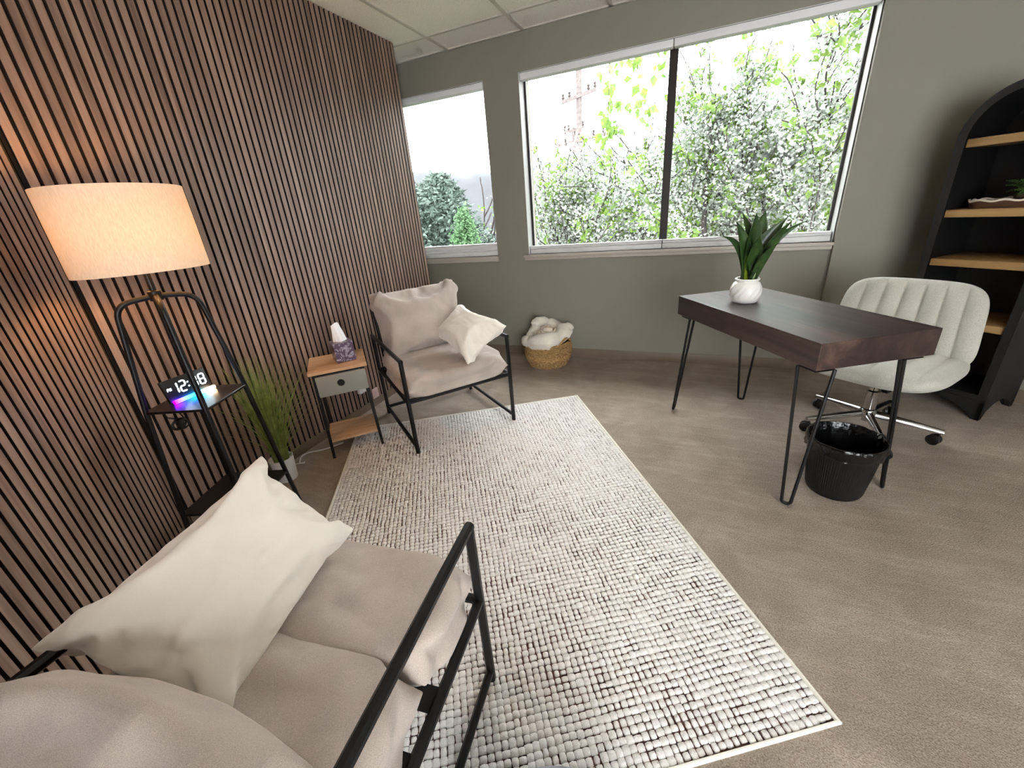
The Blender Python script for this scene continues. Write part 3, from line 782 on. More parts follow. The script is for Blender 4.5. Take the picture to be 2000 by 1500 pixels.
# ---------------------------------------------------------------- rug
def rug():
    TR = Vector((-0.670, 2.589)); e = Vector((0.539, -0.842)).normalized(); Lr, Wr = 2.075, 1.53
    n_ = Vector((e.y, -e.x))            # toward the left edge
    t = thing('area_rug', 'ivory area rug with a broken dark brown grid pattern on the carpet', 'rug', (TR.x, TR.y, 0), math.atan2(e.y, e.x))
    # local x: 0..Lr along the length, y: -Wr..0 (left edge at -Wr)
    MB().box(0.004, Lr-0.004, -Wr+0.004, -0.004, 0.0005, 0.006).build('ground_weave', 'rugbase', t)
    m = MB(); r_ = 0.0065
    m.tube([(r_, -r_, r_), (Lr-r_, -r_, r_), (Lr-r_, -Wr+r_, r_), (r_, -Wr+r_, r_)], r_, 8, closed=True); m.build('binding', 'binding', t, smooth=True)
    nx, ny = 104, 77; dx, dy = (Lr-0.024)/nx, (Wr-0.024)/ny
    V = []; Fc = []; ang = [R(45*k) for k in range(8)]
    rnd = random.Random(3)
    # wandering grid lines
    lx = [[0.0]*(ny+1) for _ in range(nx+1)]; ly = [[0.0]*(ny+1) for _ in range(nx+1)]
    for i in range(nx+1):
        for j in range(ny+1):
            p = Vector((i*0.16, j*0.16, 0))
            lx[i][j] = i*dx+0.0045*noise.noise(p+Vector((9, 3, 1)))+rnd.gauss(0, 0.0011)
            ly[i][j] = j*dy+0.0045*noise.noise(p+Vector((2, 17, 5)))+rnd.gauss(0, 0.0011)
    for i in range(nx):
        for j in range(ny):
            p = Vector((i*0.10, j*0.10, 0))
            a = noise.noise(p*0.55+Vector((31, 7, 2)))+0.5*noise.noise(p*1.7); b_ = noise.noise(p*0.55+Vector((3, 77, 9)))+0.5*noise.noise(p*1.9+Vector((4, 4, 4)))
            gx = max(-0.0022, 0.0010+0.0026*a+rnd.gauss(0, 0.0022)); gy = max(-0.0022, 0.0012+0.0026*b_+rnd.gauss(0, 0.0022))
            x0, x1 = 0.012+(lx[i][j]+lx[i][j+1])/2, 0.012+(lx[i+1][j]+lx[i+1][j+1])/2
            y0, y1 = 0.012+(ly[i][j]+ly[i+1][j])/2, 0.012+(ly[i][j+1]+ly[i+1][j+1])/2
            cx, cy = (x0+x1)/2, -(y0+y1)/2; hx, hy = (x1-x0)/2-gx/2+0.0004, (y1-y0)/2-gy/2+0.0004
            zt = 0.0125+rnd.uniform(-0.0010, 0.0012); o = len(V)
            for z, k in ((0.005, 1.0), (zt-0.003, 1.0), (zt-0.0004, 0.80)):
                for q in ang:
                    c, s = math.cos(q), math.sin(q); l = max(abs(c), abs(s))**0.52
                    jit = rnd.uniform(0.94, 1.05)
                    V.append((cx+hx*k*jit*c/l, cy+hy*k*jit*s/l, z))
            V.append((cx, cy, zt+0.0006))
            for w in range(2):
                for q in range(8): Fc.append((o+w*8+q, o+w*8+(q+1) % 8, o+w*8+8+(q+1) % 8, o+w*8+8+q))
            for q in range(8): Fc.append((o+16+q, o+16+(q+1) % 8, o+24))
    me = bpy.data.meshes.new('pile'); me.from_pydata(V, [], Fc); me.update()
    me.materials.append(MT['tuft'])
    for p in me.polygons: p.use_smooth = True
    ob = bpy.data.objects.new('pile', me); COL.objects.link(ob); ob.parent = t; ob['kind'] = 'stuff'
rug()

# ---------------------------------------------------------------- armchairs
CHW, CHD, ARM, RAIL, ROD = 0.648, 0.676, 0.576, 0.335, 0.0125
SEATX = puff(0.66, 0.66, 44, 44, 0.100, steps=90, seed=3, box=0.078, p0=0.005)
BACKX = puff(0.66, 0.50, 44, 34, 0.085, steps=90, seed=8, p0=0.005)
PILX = puff(0.46, 0.46, 44, 44, 0.062, steps=100, seed=5)
HALFX = straighten(puff(0.66, 0.40, 44, 28, 0.085, steps=90, seed=12, box=0.075, p0=0.005), 0.8)
SEATX = straighten(SEATX, 0.8); BACKX = straighten(BACKX, 0.85); PILX = straighten(PILX, 0.5)

def armchair(label, loc, rz, near):
    t = thing('armchair', label, 'armchair', (loc[0], loc[1], 0), rz, 'two matching sling armchairs')
    hw, hd = CHW/2, CHD/2
    for sx in (-1, 1):
        x = sx*hw
        m = MB(); m.tube([(x, -hd, 0), (x, -hd, ARM)], ROD, 8); m.build('front_leg', 'blackmetal', t, smooth=True)
        m = MB(); m.tube([(x, hd, 0), (x, hd, ARM)], ROD, 8); m.build('back_leg', 'blackmetal', t, smooth=True)
        m = MB(); m.tube([(x, -hd-ROD*0.7, ARM), (x, hd+ROD*0.7, ARM)], ROD, 8); m.build('armrest', 'blackmetal', t, smooth=True)
        m = MB(); m.tube([(x, -hd, RAIL), (x, hd, RAIL)], ROD, 8); m.build('side_rail', 'blackmetal', t, smooth=True)
        m = MB(); m.tube([(x, -hd, 0.05), (x, hd, 0.05)], ROD*0.9, 8); m.build('side_stretcher', 'blackmetal', t, smooth=True)
        m = MB(); m.tube([(sx*(hw-0.05), hd, RAIL), (sx*(hw-0.05), hd+0.06, 0.74)], ROD*0.9, 8); m.build('back_post', 'blackmetal', t, smooth=True)
    m = MB(); m.tube([(-hw, -hd, RAIL), (hw, -hd, RAIL)], ROD, 8); m.build('front_rail', 'blackmetal', t, smooth=True)
    m = MB(); m.tube([(-hw, hd, RAIL), (hw, hd, RAIL)], ROD, 8); m.build('back_rail', 'blackmetal', t, smooth=True)
    m = MB(); m.tube([(-hw, hd, 0.05), (hw, hd, 0.05)], ROD*0.9, 8); m.build('back_stretcher', 'blackmetal', t, smooth=True)
    m = MB(); m.tube([(-hw+0.05, hd+0.06, 0.74), (hw-0.05, hd+0.06, 0.74)], ROD*0.9, 8); m.build('back_bar', 'blackmetal', t, smooth=True)
    m = MB()
    for k in range(5): 
        yy = -hd+0.10+k*0.12; m.box(-hw, hw, yy, yy+0.05, RAIL-0.004, RAIL+0.001)
    m.build('seat_straps', 'felt', t)
    zs = 0.402
    def sit(P):
        P[..., 2] = np.maximum(P[..., 2], RAIL+0.012+0.0*P[..., 0]); return P
    if not near:
        c = [(-0.318, -0.352, zs-0.012), (0.318, -0.352, zs-0.004), (0.312, 0.30, zs), (-0.312, 0.30, zs)]
        link('seat_cushion', cushion_mesh('seat_cushion', SEATX, c, 0.98, sit, 0.0075), 'cushion', t, smooth=True, angle=180, sub=1)
        bc = [(-0.285, 0.215, 0.385), (0.285, 0.215, 0.385), (0.290, 0.330, 0.862), (-0.300, 0.345, 0.845)]
    else:
        c = [(-0.318, -0.352, zs), (0.318, -0.352, zs), (0.312, -0.082, zs-0.012), (-0.312, -0.082, zs-0.012)]
        link('seat_cushion', cushion_mesh('seat_cushion', HALFX, c, 0.92, sit, 0.0070), 'cushion', t, smooth=True, angle=180, sub=1)
        c = [(-0.312, -0.080, zs-0.012), (0.312, -0.080, zs-0.012), (0.312, 0.30, zs), (-0.312, 0.30, zs)]
        link('seat_cushion', cushion_mesh('seat_cushion', HALFX[:, ::-1].copy(), c[:], 1.0, sit, 0.0070), 'cushion', t, smooth=True, angle=180, sub=1)
        bc = [(-0.295, 0.205, 0.435), (0.295, 0.205, 0.435), (0.300, 0.328, 0.610), (-0.300, 0.328, 0.610)]
    link('back_cushion', cushion_mesh('back_cushion', BACKX, bc, 1.0, None, 0.0025 if near else 0.0085), 'cushion', t, smooth=True, angle=180, sub=1)
    return t
FAR, FRZ = (-1.445, 2.085), R(52.5)
NEAR, NRZ = (-0.720, 0.265), R(186.5)
armchair('greige cushioned armchair with black rod frame beside the side table', FAR, FRZ, False)
armchair('nearest armchair in the foreground with greige cushions and black rod arms', NEAR, NRZ, True)

def pillow(label, loc, rz, corners, thick, flip=False):
    X = (PILX[:, ::-1] if flip else PILX).copy(); X[1, ..., 2] *= 0.6
    o = link('throw_pillow', cushion_mesh('throw_pillow', X, corners, thick, None, 0.0060), 'cream', None, smooth=True, angle=180, sub=1)
    o.location = (loc[0], loc[1], 0); o.rotation_euler = (0, 0, rz)
    return tag(o, label, 'pillow', 'two cream throw pillows')
pillow('cream velvet pillow leaning on the arm of the far armchair', FAR, FRZ,
       [(0.030, 0.050, 0.555), (0.041, -0.376, 0.475), (0.350, -0.310, 0.630), (0.220, 0.030, 0.715)], 0.95)
pillow('large cream velvet pillow tilted on the nearest armchair', NEAR, NRZ,
       [(-0.015, 0.125, 0.440), (0.365, 0.130, 0.590), (0.262, -0.352, 0.715), (0.035, -0.362, 0.490)], 0.98)

# ---------------------------------------------------------------- side table with tissue box
ST = (-1.857, 1.651); STRZ = R(45.5)
def side_table():
    t = thing('side_table', 'narrow oak side table with a grey fabric drawer and black legs', 'side table', (ST[0], ST[1], 0), STRZ)
    w, d, zt = 0.310, 0.310, 0.545
    MB().box(-w/2, w/2, -d/2, d/2, zt-0.020, zt).build('table_top', 'oak', t, bevel=0.002, seg=1)
    for sx in (-1, 1):
        for sy in (-1, 1):
            m = MB(); a, b_ = 0.011, 0.0075
            x0, y0, x1, y1 = sx*(w/2-0.028), sy*(d/2-0.028), sx*(w/2-0.014), sy*(d/2-0.014)
            m.add([(x1+dx*b_, y1+dy*b_, 0) for dx, dy in ((-1, -1), (1, -1), (1, 1), (-1, 1))]+[(x0+dx*a, y0+dy*a, zt-0.020) for dx, dy in ((-1, -1), (1, -1), (1, 1), (-1, 1))],
                  [(3, 2, 1, 0), (4, 5, 6, 7)]+[(i, (i+1) % 4, 4+(i+1) % 4, 4+i) for i in range(4)])
            m.build('leg', 'blackmetal', t)
    m = MB(); m.box(-w/2+0.03, w/2-0.03, -d/2+0.024, -d/2+0.036, zt-0.032, zt-0.0205); m.box(-w/2+0.03, w/2-0.03, d/2-0.036, d/2-0.024, zt-0.032, zt-0.0205)
    m.build('apron_rail', 'blackmetal', t)
    dr = MB(); dr.box(-w/2+0.030, w/2-0.016, -d/2+0.004, -d/2+0.016, zt-0.155, zt-0.034); o = dr.build('drawer', 'drawer', t, bevel=0.004)
    MB().box(-w/2+0.042, w/2-0.042, -d/2+0.0165, d/2-0.03, zt-0.150, zt-0.045).build('drawer_box', 'drawer', o, bevel=0.004)
    n = 20; m = MB(); V = [(0.0, -d/2+0.0035, zt-0.088)]+[(0.018*math.cos(2*math.pi*k/n), -d/2+0.0035, zt-0.088+0.018*math.sin(2*math.pi*k/n)) for k in range(n)]
    V += [(x, y+0.006, z) for x, y, z in V]
    m.add(V, [(0, 1+(k+1) % n, 1+k) for k in range(n)]+[(1+k, 1+(k+1) % n, n+2+(k+1) % n, n+2+k) for k in range(n)]); m.build('finger_hole', 'felt', o)
    m = MB(); m.tube([(0.0185*math.cos(2*math.pi*k/n), -d/2+0.0035, zt-0.088+0.0185*math.sin(2*math.pi*k/n)) for k in range(n)], 0.0016, 6, closed=True); m.build('hole_ring', 'blackmetal', o, smooth=True)
    MB().box(-w/2+0.012, w/2-0.012, -d/2+0.030, d/2-0.030, 0.092, 0.108).build('lower_shelf', 'oak', t, bevel=0.003)
side_table()
def tissue():
    c = Vector((ST[0]+0.030, ST[1]+0.008))
    t = thing('tissue_box', 'purple marbled cube tissue box on the oak side table', 'tissue box', (-1.814, 1.673, 0.545), R(57))
    h = 0.054; z = 0.112
    m = MB(); m.box(-h, h, -h, h, 0, z); m.build('carton', 'marble', t, bevel=0.002, seg=1)
    n = 24; m = MB(); m.add([(0.036*math.cos(2*math.pi*k/n), 0.022*math.sin(2*math.pi*k/n), z+0.0005) for k in range(n)], [tuple(range(n))]); m.build('slot', 'felt', t)
    m = MB()
    def f(u, v):
        q = 2*math.pi*u; hh = v
        r_ = (0.036*(1-hh)+0.019*hh)*(1+0.16*math.sin(3*q+2*hh)+0.10*math.sin(7*q+hh))
        if hh > 0.93: r_ *= 0.35
        return (r_*math.cos(q)*0.95-0.016*hh, r_*0.55*math.sin(q)-0.010*hh, z-0.004+0.112*min(hh, 0.95)*(1+0.12*math.sin(q+2.4))-(0.010 if hh > 0.93 else 0))
    m.grid(f, 60, 14); o = m.build('tissue', 'tissue', t, smooth=True, angle=70)
tissue()

# ---------------------------------------------------------------- floor lamp with shelves
LP = (-1.745, 0.850); LRZ = R(21)
def lamp():
    t = thing('floor_lamp', 'black shelf floor lamp with a lit cream drum shade', 'floor lamp', (LP[0], LP[1], 0), LRZ)
    rb, r1, r0, z_bend, zs1, zs2 = 0.118, 0.162, 0.215, 1.062, 0.687, 0.235
    for k in range(4):
        a = R(45+90*k); c, s = math.cos(a), math.sin(a)
        pts = rounded([(0.006*c, 0.006*s, z_bend+0.024), (rb*0.98*c, rb*0.98*s, z_bend+0.012), (r1*c, r1*s, zs1), (r0*c, r0*s, 0.0)], 0.05, 7)
        m = MB(); m.tube(pts, 0.0096, 10); m.build('leg', 'blackmetal', t, smooth=True)
    def shelf(z, r_):
        a = r_*S2+0.008
        pts = [(-a+0.012, -a), (a-0.012, -a), (a, -a+0.012), (a, a-0.012), (a-0.012, a), (-a+0.012, a), (-a, a-0.012), (-a, -a+0.012)]
        MB().poly(pts, z-0.010, z).build('shelf', 'lampblack', t, bevel=0.0015, seg=1)
    shelf(zs1, r1); shelf(zs2, r1+(r0-r1)*(zs1-zs2)/zs1)
    MB().lathe([(0.001, z_bend+0.008), (0.020, z_bend+0.008), (0.020, z_bend+0.040), (0.012, z_bend+0.044), (0.001, z_bend+0.044)], 20).build('hub', 'blackmetal', t, smooth=True)
    m = MB(); m.tube([(0, 0, z_bend+0.04), (0, 0, 1.215)], 0.0105, 12); m.build('pole', 'blackmetal', t, smooth=True)
    MB().lathe([(0.001, 1.212), (0.017, 1.212), (0.019, 1.235), (0.017, 1.262), (0.001, 1.262)], 16).build('socket', 'blackplastic', t, smooth=True)
    z0, z1 = 1.172, 1.430
    sh = MB(); n = 96
    sh.lathe([(0.1905, z0), (0.1905, z0+0.006), (0.190, z0+0.13), (0.189, z1-0.006), (0.189, z1), (0.1878, z1), (0.1888, z0+0.13), (0.1893, z0), (0.1905, z0)], n)
    tm = NT('cream_lamp_shade'); tm.n.remove(tm.b)
    v = tm.coords((1, 1, 0.2)); nz = tm.noise(v, 300, 2)
    cc = tm.ramp(nz, [(0.3, lin((230, 218, 198))), (0.7, lin((244, 234, 216)))])
    df = tm.add('ShaderNodeBsdfDiffuse'); tr = tm.add('ShaderNodeBsdfTranslucent'); mx = tm.add('ShaderNodeMixShader'); mx.inputs[0].default_value = 0.27
    tm.link(cc, df.inputs[0]); tm.link(cc, tr.inputs[0]); tm.link(df.outputs[0], mx.inputs[1]); tm.link(tr.outputs[0], mx.inputs[2]); tm.link(mx.outputs[0], tm.out.inputs['Surface'])
    so = sh.build('shade', tm.m, t, smooth=True, angle=50)
    m = MB()
    for k in range(3):
        a = R(30+120*k); m.tube([(0.012*math.cos(a), 0.012*math.sin(a), 1.385), (0.1885*math.cos(a), 0.1885*math.sin(a), 1.412)], 0.0016, 6)
    m.tube([(0.0, 0.0, 1.262), (0.0, 0.034, 1.29), (0.0, 0.034, 1.35), (0, 0, 1.385), (0, -0.034, 1.35), (0, -0.034, 1.29), (0, 0, 1.262)], 0.0015, 6)
    m.build('harp', 'blackmetal', so, smooth=True)
    bl = MB(); bl.lathe([(0.010, 1.262), (0.012, 1.275), (0.024, 1.297), (0.027, 1.315), (0.021, 1.335), (0.001, 1.343)], 20)
    bl.build('bulb', emit('warm_bulb', (1.0, 0.50, 0.17, 1), LAMP), t, smooth=True)
LAMP = 125.0
lamp()

# ---------------------------------------------------------------- digital clock on the lamp shelf
def clock():
    c = Vector((-1.778, 0.854)); zs = 0.6875
    t = thing('digital_clock', 'black digital alarm clock reading 12:38 PM with a rainbow light bar', 'clock', (c.x, c.y, zs), R(2.5))
    # local: faces +x, y along the display, leaning back
    w, h, lean = 0.166, 0.088, R(14)
    def face(y, z, d=0.0):     # point on the display plane
        return (-z*math.sin(lean)+d*math.cos(lean), y, 0.004+z*math.cos(lean)+d*math.sin(lean))
    m = MB(); V = [face(y, z, d) for d in (-0.016, 0.0) for y, z in ((-w/2, 0), (w/2, 0), (w/2, h), (-w/2, h))]
    m.add(V, [(3, 2, 1, 0), (4, 5, 6, 7)]+[(i, (i+1) % 4, 4+(i+1) % 4, 4+i) for i in range(4)]); m.build('case', 'blackplastic', t, bevel=0.003)
    led = emit('white_led_digits', (0.82, 0.94, 1.0, 1), 5.0)
    SEG = {'1': 'bc', '2': 'abged', '3': 'abgcd', '8': 'abcdefg'}
    dw, dh, th = 0.020, 0.040, 0.0050
    def seg_poly(s, y0, z0):
        e = th/2; g = 0.0008
        H = lambda zc: [(y0+g+e, zc-e), (y0+dw-g-e, zc-e), (y0+dw-g, zc), (y0+dw-g-e, zc+e), (y0+g+e, zc+e), (y0+g, zc)]
        Vv = lambda yc, za, zb: [(yc-e, za+g+e), (yc, za+g), (yc+e, za+g+e), (yc+e, zb-g-e), (yc, zb-g), (yc-e, zb-g-e)]
        zm = z0+dh/2
        return {'a': H(z0+dh), 'g': H(zm), 'd': H(z0), 'b': Vv(y0+dw, zm, z0+dh), 'c': Vv(y0+dw, z0, zm), 'f': Vv(y0, zm, z0+dh), 'e': Vv(y0, z0, zm)}[s]
    def put(m, poly):
        k = len(poly); V = [face(y+0.10*(z-0.03), z, d) for d in (0.0002, 0.0012) for y, z in poly]
        m.add(V, [tuple(range(k))[::-1], tuple(range(k, 2*k))]+[(i, (i+1) % k, k+(i+1) % k, k+i) for i in range(k)])
    for ch, y0 in (('1', -0.058), ('2', -0.028), ('3', 0.014), ('8', 0.046)):
        m = MB()
        for s_ in SEG[ch]: put(m, seg_poly(s_, y0, 0.028))
        m.build('digit', led, t)
    for zc in (0.040, 0.056):
        m = MB(); put(m, [(0.0025+0.0028*math.cos(k*math.pi/4), zc+0.0028*math.sin(k*math.pi/4)) for k in range(8)]); m.build('colon_dot', led, t)
    m = MB(); y0, z0, e = -0.074, 0.045, 0.0011          # PM
    def stroke(a, b_):
        d = Vector((b_[0]-a[0], b_[1]-a[1])).normalized(); n_ = Vector((-d.y, d.x))*e
        put(m, [(a[0]-n_.x, a[1]-n_.y), (b_[0]-n_.x, b_[1]-n_.y), (b_[0]+n_.x, b_[1]+n_.y), (a[0]+n_.x, a[1]+n_.y)])
    for a, b_ in (((0, 0), (0, .010)), ((0, .010), (.005, .010)), ((.005, .010), (.005, .005)), ((.005, .005), (0, .005)), ((.008, 0), (.008, .010)), ((.008, .010), (.0105, .005)), ((.0105, .005), (.013, .010)), ((.013, .010), (.013, 0))):
        stroke((y0+a[0], z0+a[1]), (y0+b_[0], z0+b_[1]))
    m.build('pm_mark', led, t)
    # light bar
    tb = NT('rainbow_light_bar'); tb.col((0, 0, 0, 1)); tc = tb.add('ShaderNodeTexCoord'); sx = tb.add('ShaderNodeSeparateXYZ'); tb.link(tc.outputs['Generated'], sx.inputs[0])
    rp = tb.ramp(sx.outputs[1], [(0.0, (0.22, 0.0, 1, 1)), (0.22, (0.03, 0.05, 1, 1)), (0.55, (0.0, 0.35, 1, 1)), (0.72, (0.15, 0.75, 1, 1)), (0.88, (1, 0.85, 0.7, 1)), (1.0, (1, 0.6, 0.25, 1))])
    tb.link(rp, tb.b.inputs['Emission Color']); tb.b.inputs['Emission Strength'].default_value = 10.0
    m = MB(); m.tube([(0.012, -w/2+0.004, 0.008), (0.012, w/2-0.004, 0.008)], 0.0075, 10); m.build('light_bar', tb.m, t, smooth=True)
    # cable bundle hanging under the shelf
    cb = MB(); pts = []
    for k in range(90):
        q = k/89*6*math.pi; pts.append((-0.010+0.008*math.sin(q*0.31), -0.080+0.026*math.cos(q), -0.085+0.020*math.sin(q)+0.004*math.sin(q*0.7)))
    cb.tube([(-0.03, -0.07, -0.012), (-0.02, -0.06, -0.05)]+pts+[(-0.03, -0.10, -0.05), (-0.04, -0.105, -0.012)], 0.0028, 6)
    cb.box(-0.022, 0.004, -0.088, -0.070, -0.105, -0.064); cb.build('cable_bundle', 'blackplastic', t, smooth=True)
clock()

# ---------------------------------------------------------------- grass plant in a white pot
def grass():
    t = thing('potted_grass', 'tall artificial onion grass in a white pot behind the floor lamp', 'plant', (-1.965, 1.215, 0))
    MB().lathe([(0.001, 0), (0.050, 0), (0.052, 0.004), (0.061, 0.135), (0.056, 0.135), (0.050, 0.115), (0.001, 0.112)], 32, lambda r, z, q, i: r+(0.0015*math.cos(10*q) if z > 0.02 else 0)).build('pot', 'whiteplastic', t, smooth=True)
    rr = random.Random(7); m = MB()
    for k in range(330):
        a = rr.uniform(0, 2*math.pi); sp = abs(rr.gauss(0, 0.14)); L = rr.uniform(0.40, 0.62)
        if rr.random() < 0.10: sp += 0.12
        ca, sa = math.cos(a), math.sin(a); b0 = rr.uniform(0, 0.036)
        if ca < -0.2: sp = min(sp, 0.10)
        h = math.sqrt(max(0.03, L*L-sp*sp)); w = rr.uniform(0.0016, 0.0030); V = []
        tw = rr.uniform(0, math.pi); px, py = math.cos(tw)*w, math.sin(tw)*w
        for i in range(6):
            q = i/5; rad = b0+sp*q**1.7; z = 0.11+h*q-0.10*sp*q**3; x = rad*ca; y = rad*sa; s = 1-0.9*q**2
            x = max(x, -0.115)
            V += [(x-px*s, y-py*s, z), (x+px*s, y+py*s, z)]
        m.add(V, [(2*i, 2*i+1, 2*i+3, 2*i+2) for i in range(5)])
    m.build('grass_blades', 'grass', t, smooth=True, kind='stuff')
grass()

# ---------------------------------------------------------------- basket with blanket
def basket():
    c = (-1.085, 3.215)
    t = thing('woven_basket', 'round woven seagrass basket against the window wall', 'basket', (c[0], c[1], 0))
    rows = 13; o = None
    for k in range(rows):
        z = 0.011+k*0.0158; q = k/(rows-1); r_ = 0.150+0.048*math.sin(math.pi*min(1, q*0.62+0.06))
        if q > 0.8: r_ -= 0.012*(q-0.8)/0.2
        m = MB(); n = 132; pts = []; rad = []
        for j in range(n):
            g = 2*math.pi*j/n; w = math.sin(g*30+k*math.pi)
            pts.append(((r_+0.0026*w)*math.cos(g), (r_+0.0026*w)*math.sin(g), z+0.0022*math.cos(g*30+k*math.pi)+0.003*noise.noise(Vector((math.cos(g)*2, math.sin(g)*2, k*0.3))))); rad.append(0.0088+0.0018*math.cos(g*60+k))
        m.tube(pts, rad, 7, closed=True); m.build('coil', 'rope', t, smooth=True)
    MB().lathe([(0.001, 0.004), (0.150, 0.004), (0.150, 0.010), (0.001, 0.010)], 40).build('basket_base', 'rope', t)
    for sg in (1,):
        m = MB(); g0 = R(-20); pts = []
        for k in range(13):
            q = k/12; g = g0+R(-26+52*q); pts.append((0.196*math.cos(g), 0.196*math.sin(g), 0.205+0.055*math.sin(math.pi*q)))
        m.tube(pts, 0.010, 8); m.build('handle', 'rope', t, smooth=True)
    b = thing('fleece_blanket', 'cream fleece blanket rolled into the woven basket', 'blanket', (c[0], c[1], 0.2))
    m = MB()
    def ring(u, v):
        q = 2*math.pi*u; ph = 2*math.pi*v; d = Vector((math.cos(q), math.sin(q), 0))
        n1 = noise.noise(d*1.6+Vector((3, 1, 0))); n2 = noise.noise(Vector((d.x*4, d.y*4, math.sin(ph)*1.5)))
        mj = 0.140+0.020*n1; mn = 0.062+0.020*n1+0.010*n2
        lift = 0.055*max(0, math.cos(q-R(120)))**2+0.050*max(0, math.cos(q-R(8)))**8-0.030*max(0, math.cos(q-R(215)))**2
        r_ = mj+mn*math.cos(ph)*1.05; z = 0.052+lift+mn*0.95*math.sin(ph)
        k = 1.0
        if z < 0.012: r_ = min(r_, 0.158) if math.cos(q-R(215)) < 0.2 else r_
        return (r_*d.x*1.04, r_*d.y, max(z, -0.05))
    m.grid(ring, 84, 26); m.build('outer_folds', 'fur', b, smooth=True, angle=180)
    for (a, r_, z, sx, sy, sz) in ((8, 0.170, 0.125, 0.038, 0.055, 0.038), (140, 0.120, 0.150, 0.085, 0.050, 0.045), (205, 0.178, 0.020, 0.075, 0.050, 0.050)):
        m = MB(); ca, sa = math.cos(R(a)), math.sin(R(a))
        def bl(u, v):
            q = 2*math.pi*u; ph = (v-0.5)*math.pi; d = Vector((math.cos(q)*math.cos(ph), math.sin(q)*math.cos(ph), math.sin(ph)))
            f = 1+0.18*noise.noise(d*2.6+Vector((a, 0, 0)))
            lx, ly, lz = d.x*sy*f, d.y*sx*f, d.z*sz*f
            return (r_*ca+lx*ca-ly*sa, r_*sa+lx*sa+ly*ca, z+lz)
        m.grid(bl, 24, 14); m.build('fold', 'fur', b, smooth=True, angle=180)
    MB().lathe([(0.001, 0.085), (0.06, 0.085), (0.11, 0.07), (0.14, 0.02), (0.001, 0.015)], 24).build('inner_layer', 'fur', b, smooth=True)
    # rolled centre seen as a spiral
    m = MB(); V = []; N = 150; turns = 2.6
    MT['fleece'] = fabric('smooth_cream_fleece', (236, 222, 202), weave=700, mottled=0.03, bump=0.2)
    cx, cy = 0.015, -0.045; n4 = 6
    for i in range(N+1):
        q = i/N; g = q*turns*2*math.pi+0.6; rx = 0.014+0.076*q; ry = rx*0.85; w = 0.0085
        wob = 1+0.10*math.sin(g*2.3+1)
        for k in range(n4):
            e = 2*math.pi*k/n4; rr_ = w*math.cos(e); zz = 0.030*math.sin(e)
            V.append((cx+(rx*wob+rr_)*math.cos(g), cy+(ry*wob+rr_)*math.sin(g), 0.128-0.040*q+zz+0.008*math.sin(g*1.5)-0.35*((ry*wob)*math.sin(g))*-0.4))
    m.add(V, [(i*n4+k, i*n4+(k+1) % n4, (i+1)*n4+(k+1) % n4, (i+1)*n4+k) for i in range(N) for k in range(n4)]+[tuple(range(n4)), tuple(range(N*n4, N*n4+n4))])
    m.build('rolled_center', 'fleece', b, smooth=True, angle=180)
basket()

# ---------------------------------------------------------------- small things on walls and floor
def plate(name, label, mat, loc, w, h, cat):
    t = thing(name, label, cat, loc, 0)
    MB().box(0.0, 0.007, -w/2, w/2, -h/2, h/2).build('plate', mat, t, bevel=0.002)
    for dz in (-0.25, 0.25):
        m = MB(); m.box(0.007, 0.0085, -w*0.25, w*0.25, dz*h-0.012, dz*h+0.012); m.build('socket', mat, t, bevel=0.001)
    return t
plate('wall_outlet', 'blush pink outlet plate low on the slat wall behind the far armchair', 'pinkplate', (XL+0.001, 2.123, 0.100), 0.060, 0.075, 'outlet')
t = thing('power_adapter', 'white plug-in power adapter on the slat wall below the drawer', 'adapter', (XL+0.001, 1.985, 0.205))
MB().box(0, 0.034, -0.030, 0.030, -0.040, 0.040).build('adapter_body', 'whiteplastic', t, bevel=0.005)
m = MB(); m.tube([Vector(p) for p in rounded([(-1.93, 1.60, 0.004), (-1.99, 1.50, 0.004), (-2.05, 1.44, 0.012), (-2.045, 1.38, 0.022), (-2.01, 1.335, 0.006), (-1.99, 1.36, 0.004), (-2.03, 1.33, 0.004), (-2.05, 1.29, 0.004)], 0.04, 6)], 0.0035, 6)
tag(m.build('extension_cord', 'whiteplastic', None, smooth=True), 'white power cord looping over the carpet between grass pot and side table', 'cord')
# small items on the carpet behind the near chair's pillow
m = MB(); m.grid(lambda u, v: (-1.515+0.07*(u-0.5)-0.03*(v-0.5), 0.262+0.03*(u-0.5)+0.06*(v-0.5), 0.012+0.010*noise.noise(Vector((u*4, v*4, 1)))+0.012*math.sin(math.pi*u)*math.sin(math.pi*v)), 14, 14)
m2 = MB(); nV = len(m.v); m2.add(m.v+[(x, y, 0.001) for x, y, z in m.v], m.f+[tuple(i+nV for i in f[::-1]) for f in m.f]+[q for k in range(14) for q in ((k, k+1, nV+k+1, nV+k), (14*15+k+1, 14*15+k, nV+14*15+k, nV+14*15+k+1), ((k+1)*15, k*15, nV+k*15, nV+(k+1)*15), (k*15+14, (k+1)*15+14, nV+(k+1)*15+14, nV+k*15+14))])
tag(m2.build('crumpled_wrapper', 'tissue', None, smooth=True), 'crumpled white wrapper on the carpet beside the corner slat wall', 'wrapper')
MT['tan'] = plain('tan_leather', (176, 128, 96), 0.6, var=0.1, vscale=20)
o = MB().box(-0.05, 0.05, -0.035, 0.035, 0, 0.03).build('leather_pouch', 'tan', None, bevel=0.013, seg=4, loc=(-1.425, 0.275, 0.0), rot=(0, 0, R(20)))
tag(o, 'small tan leather pouch on the carpet next to the white wrapper', 'pouch')
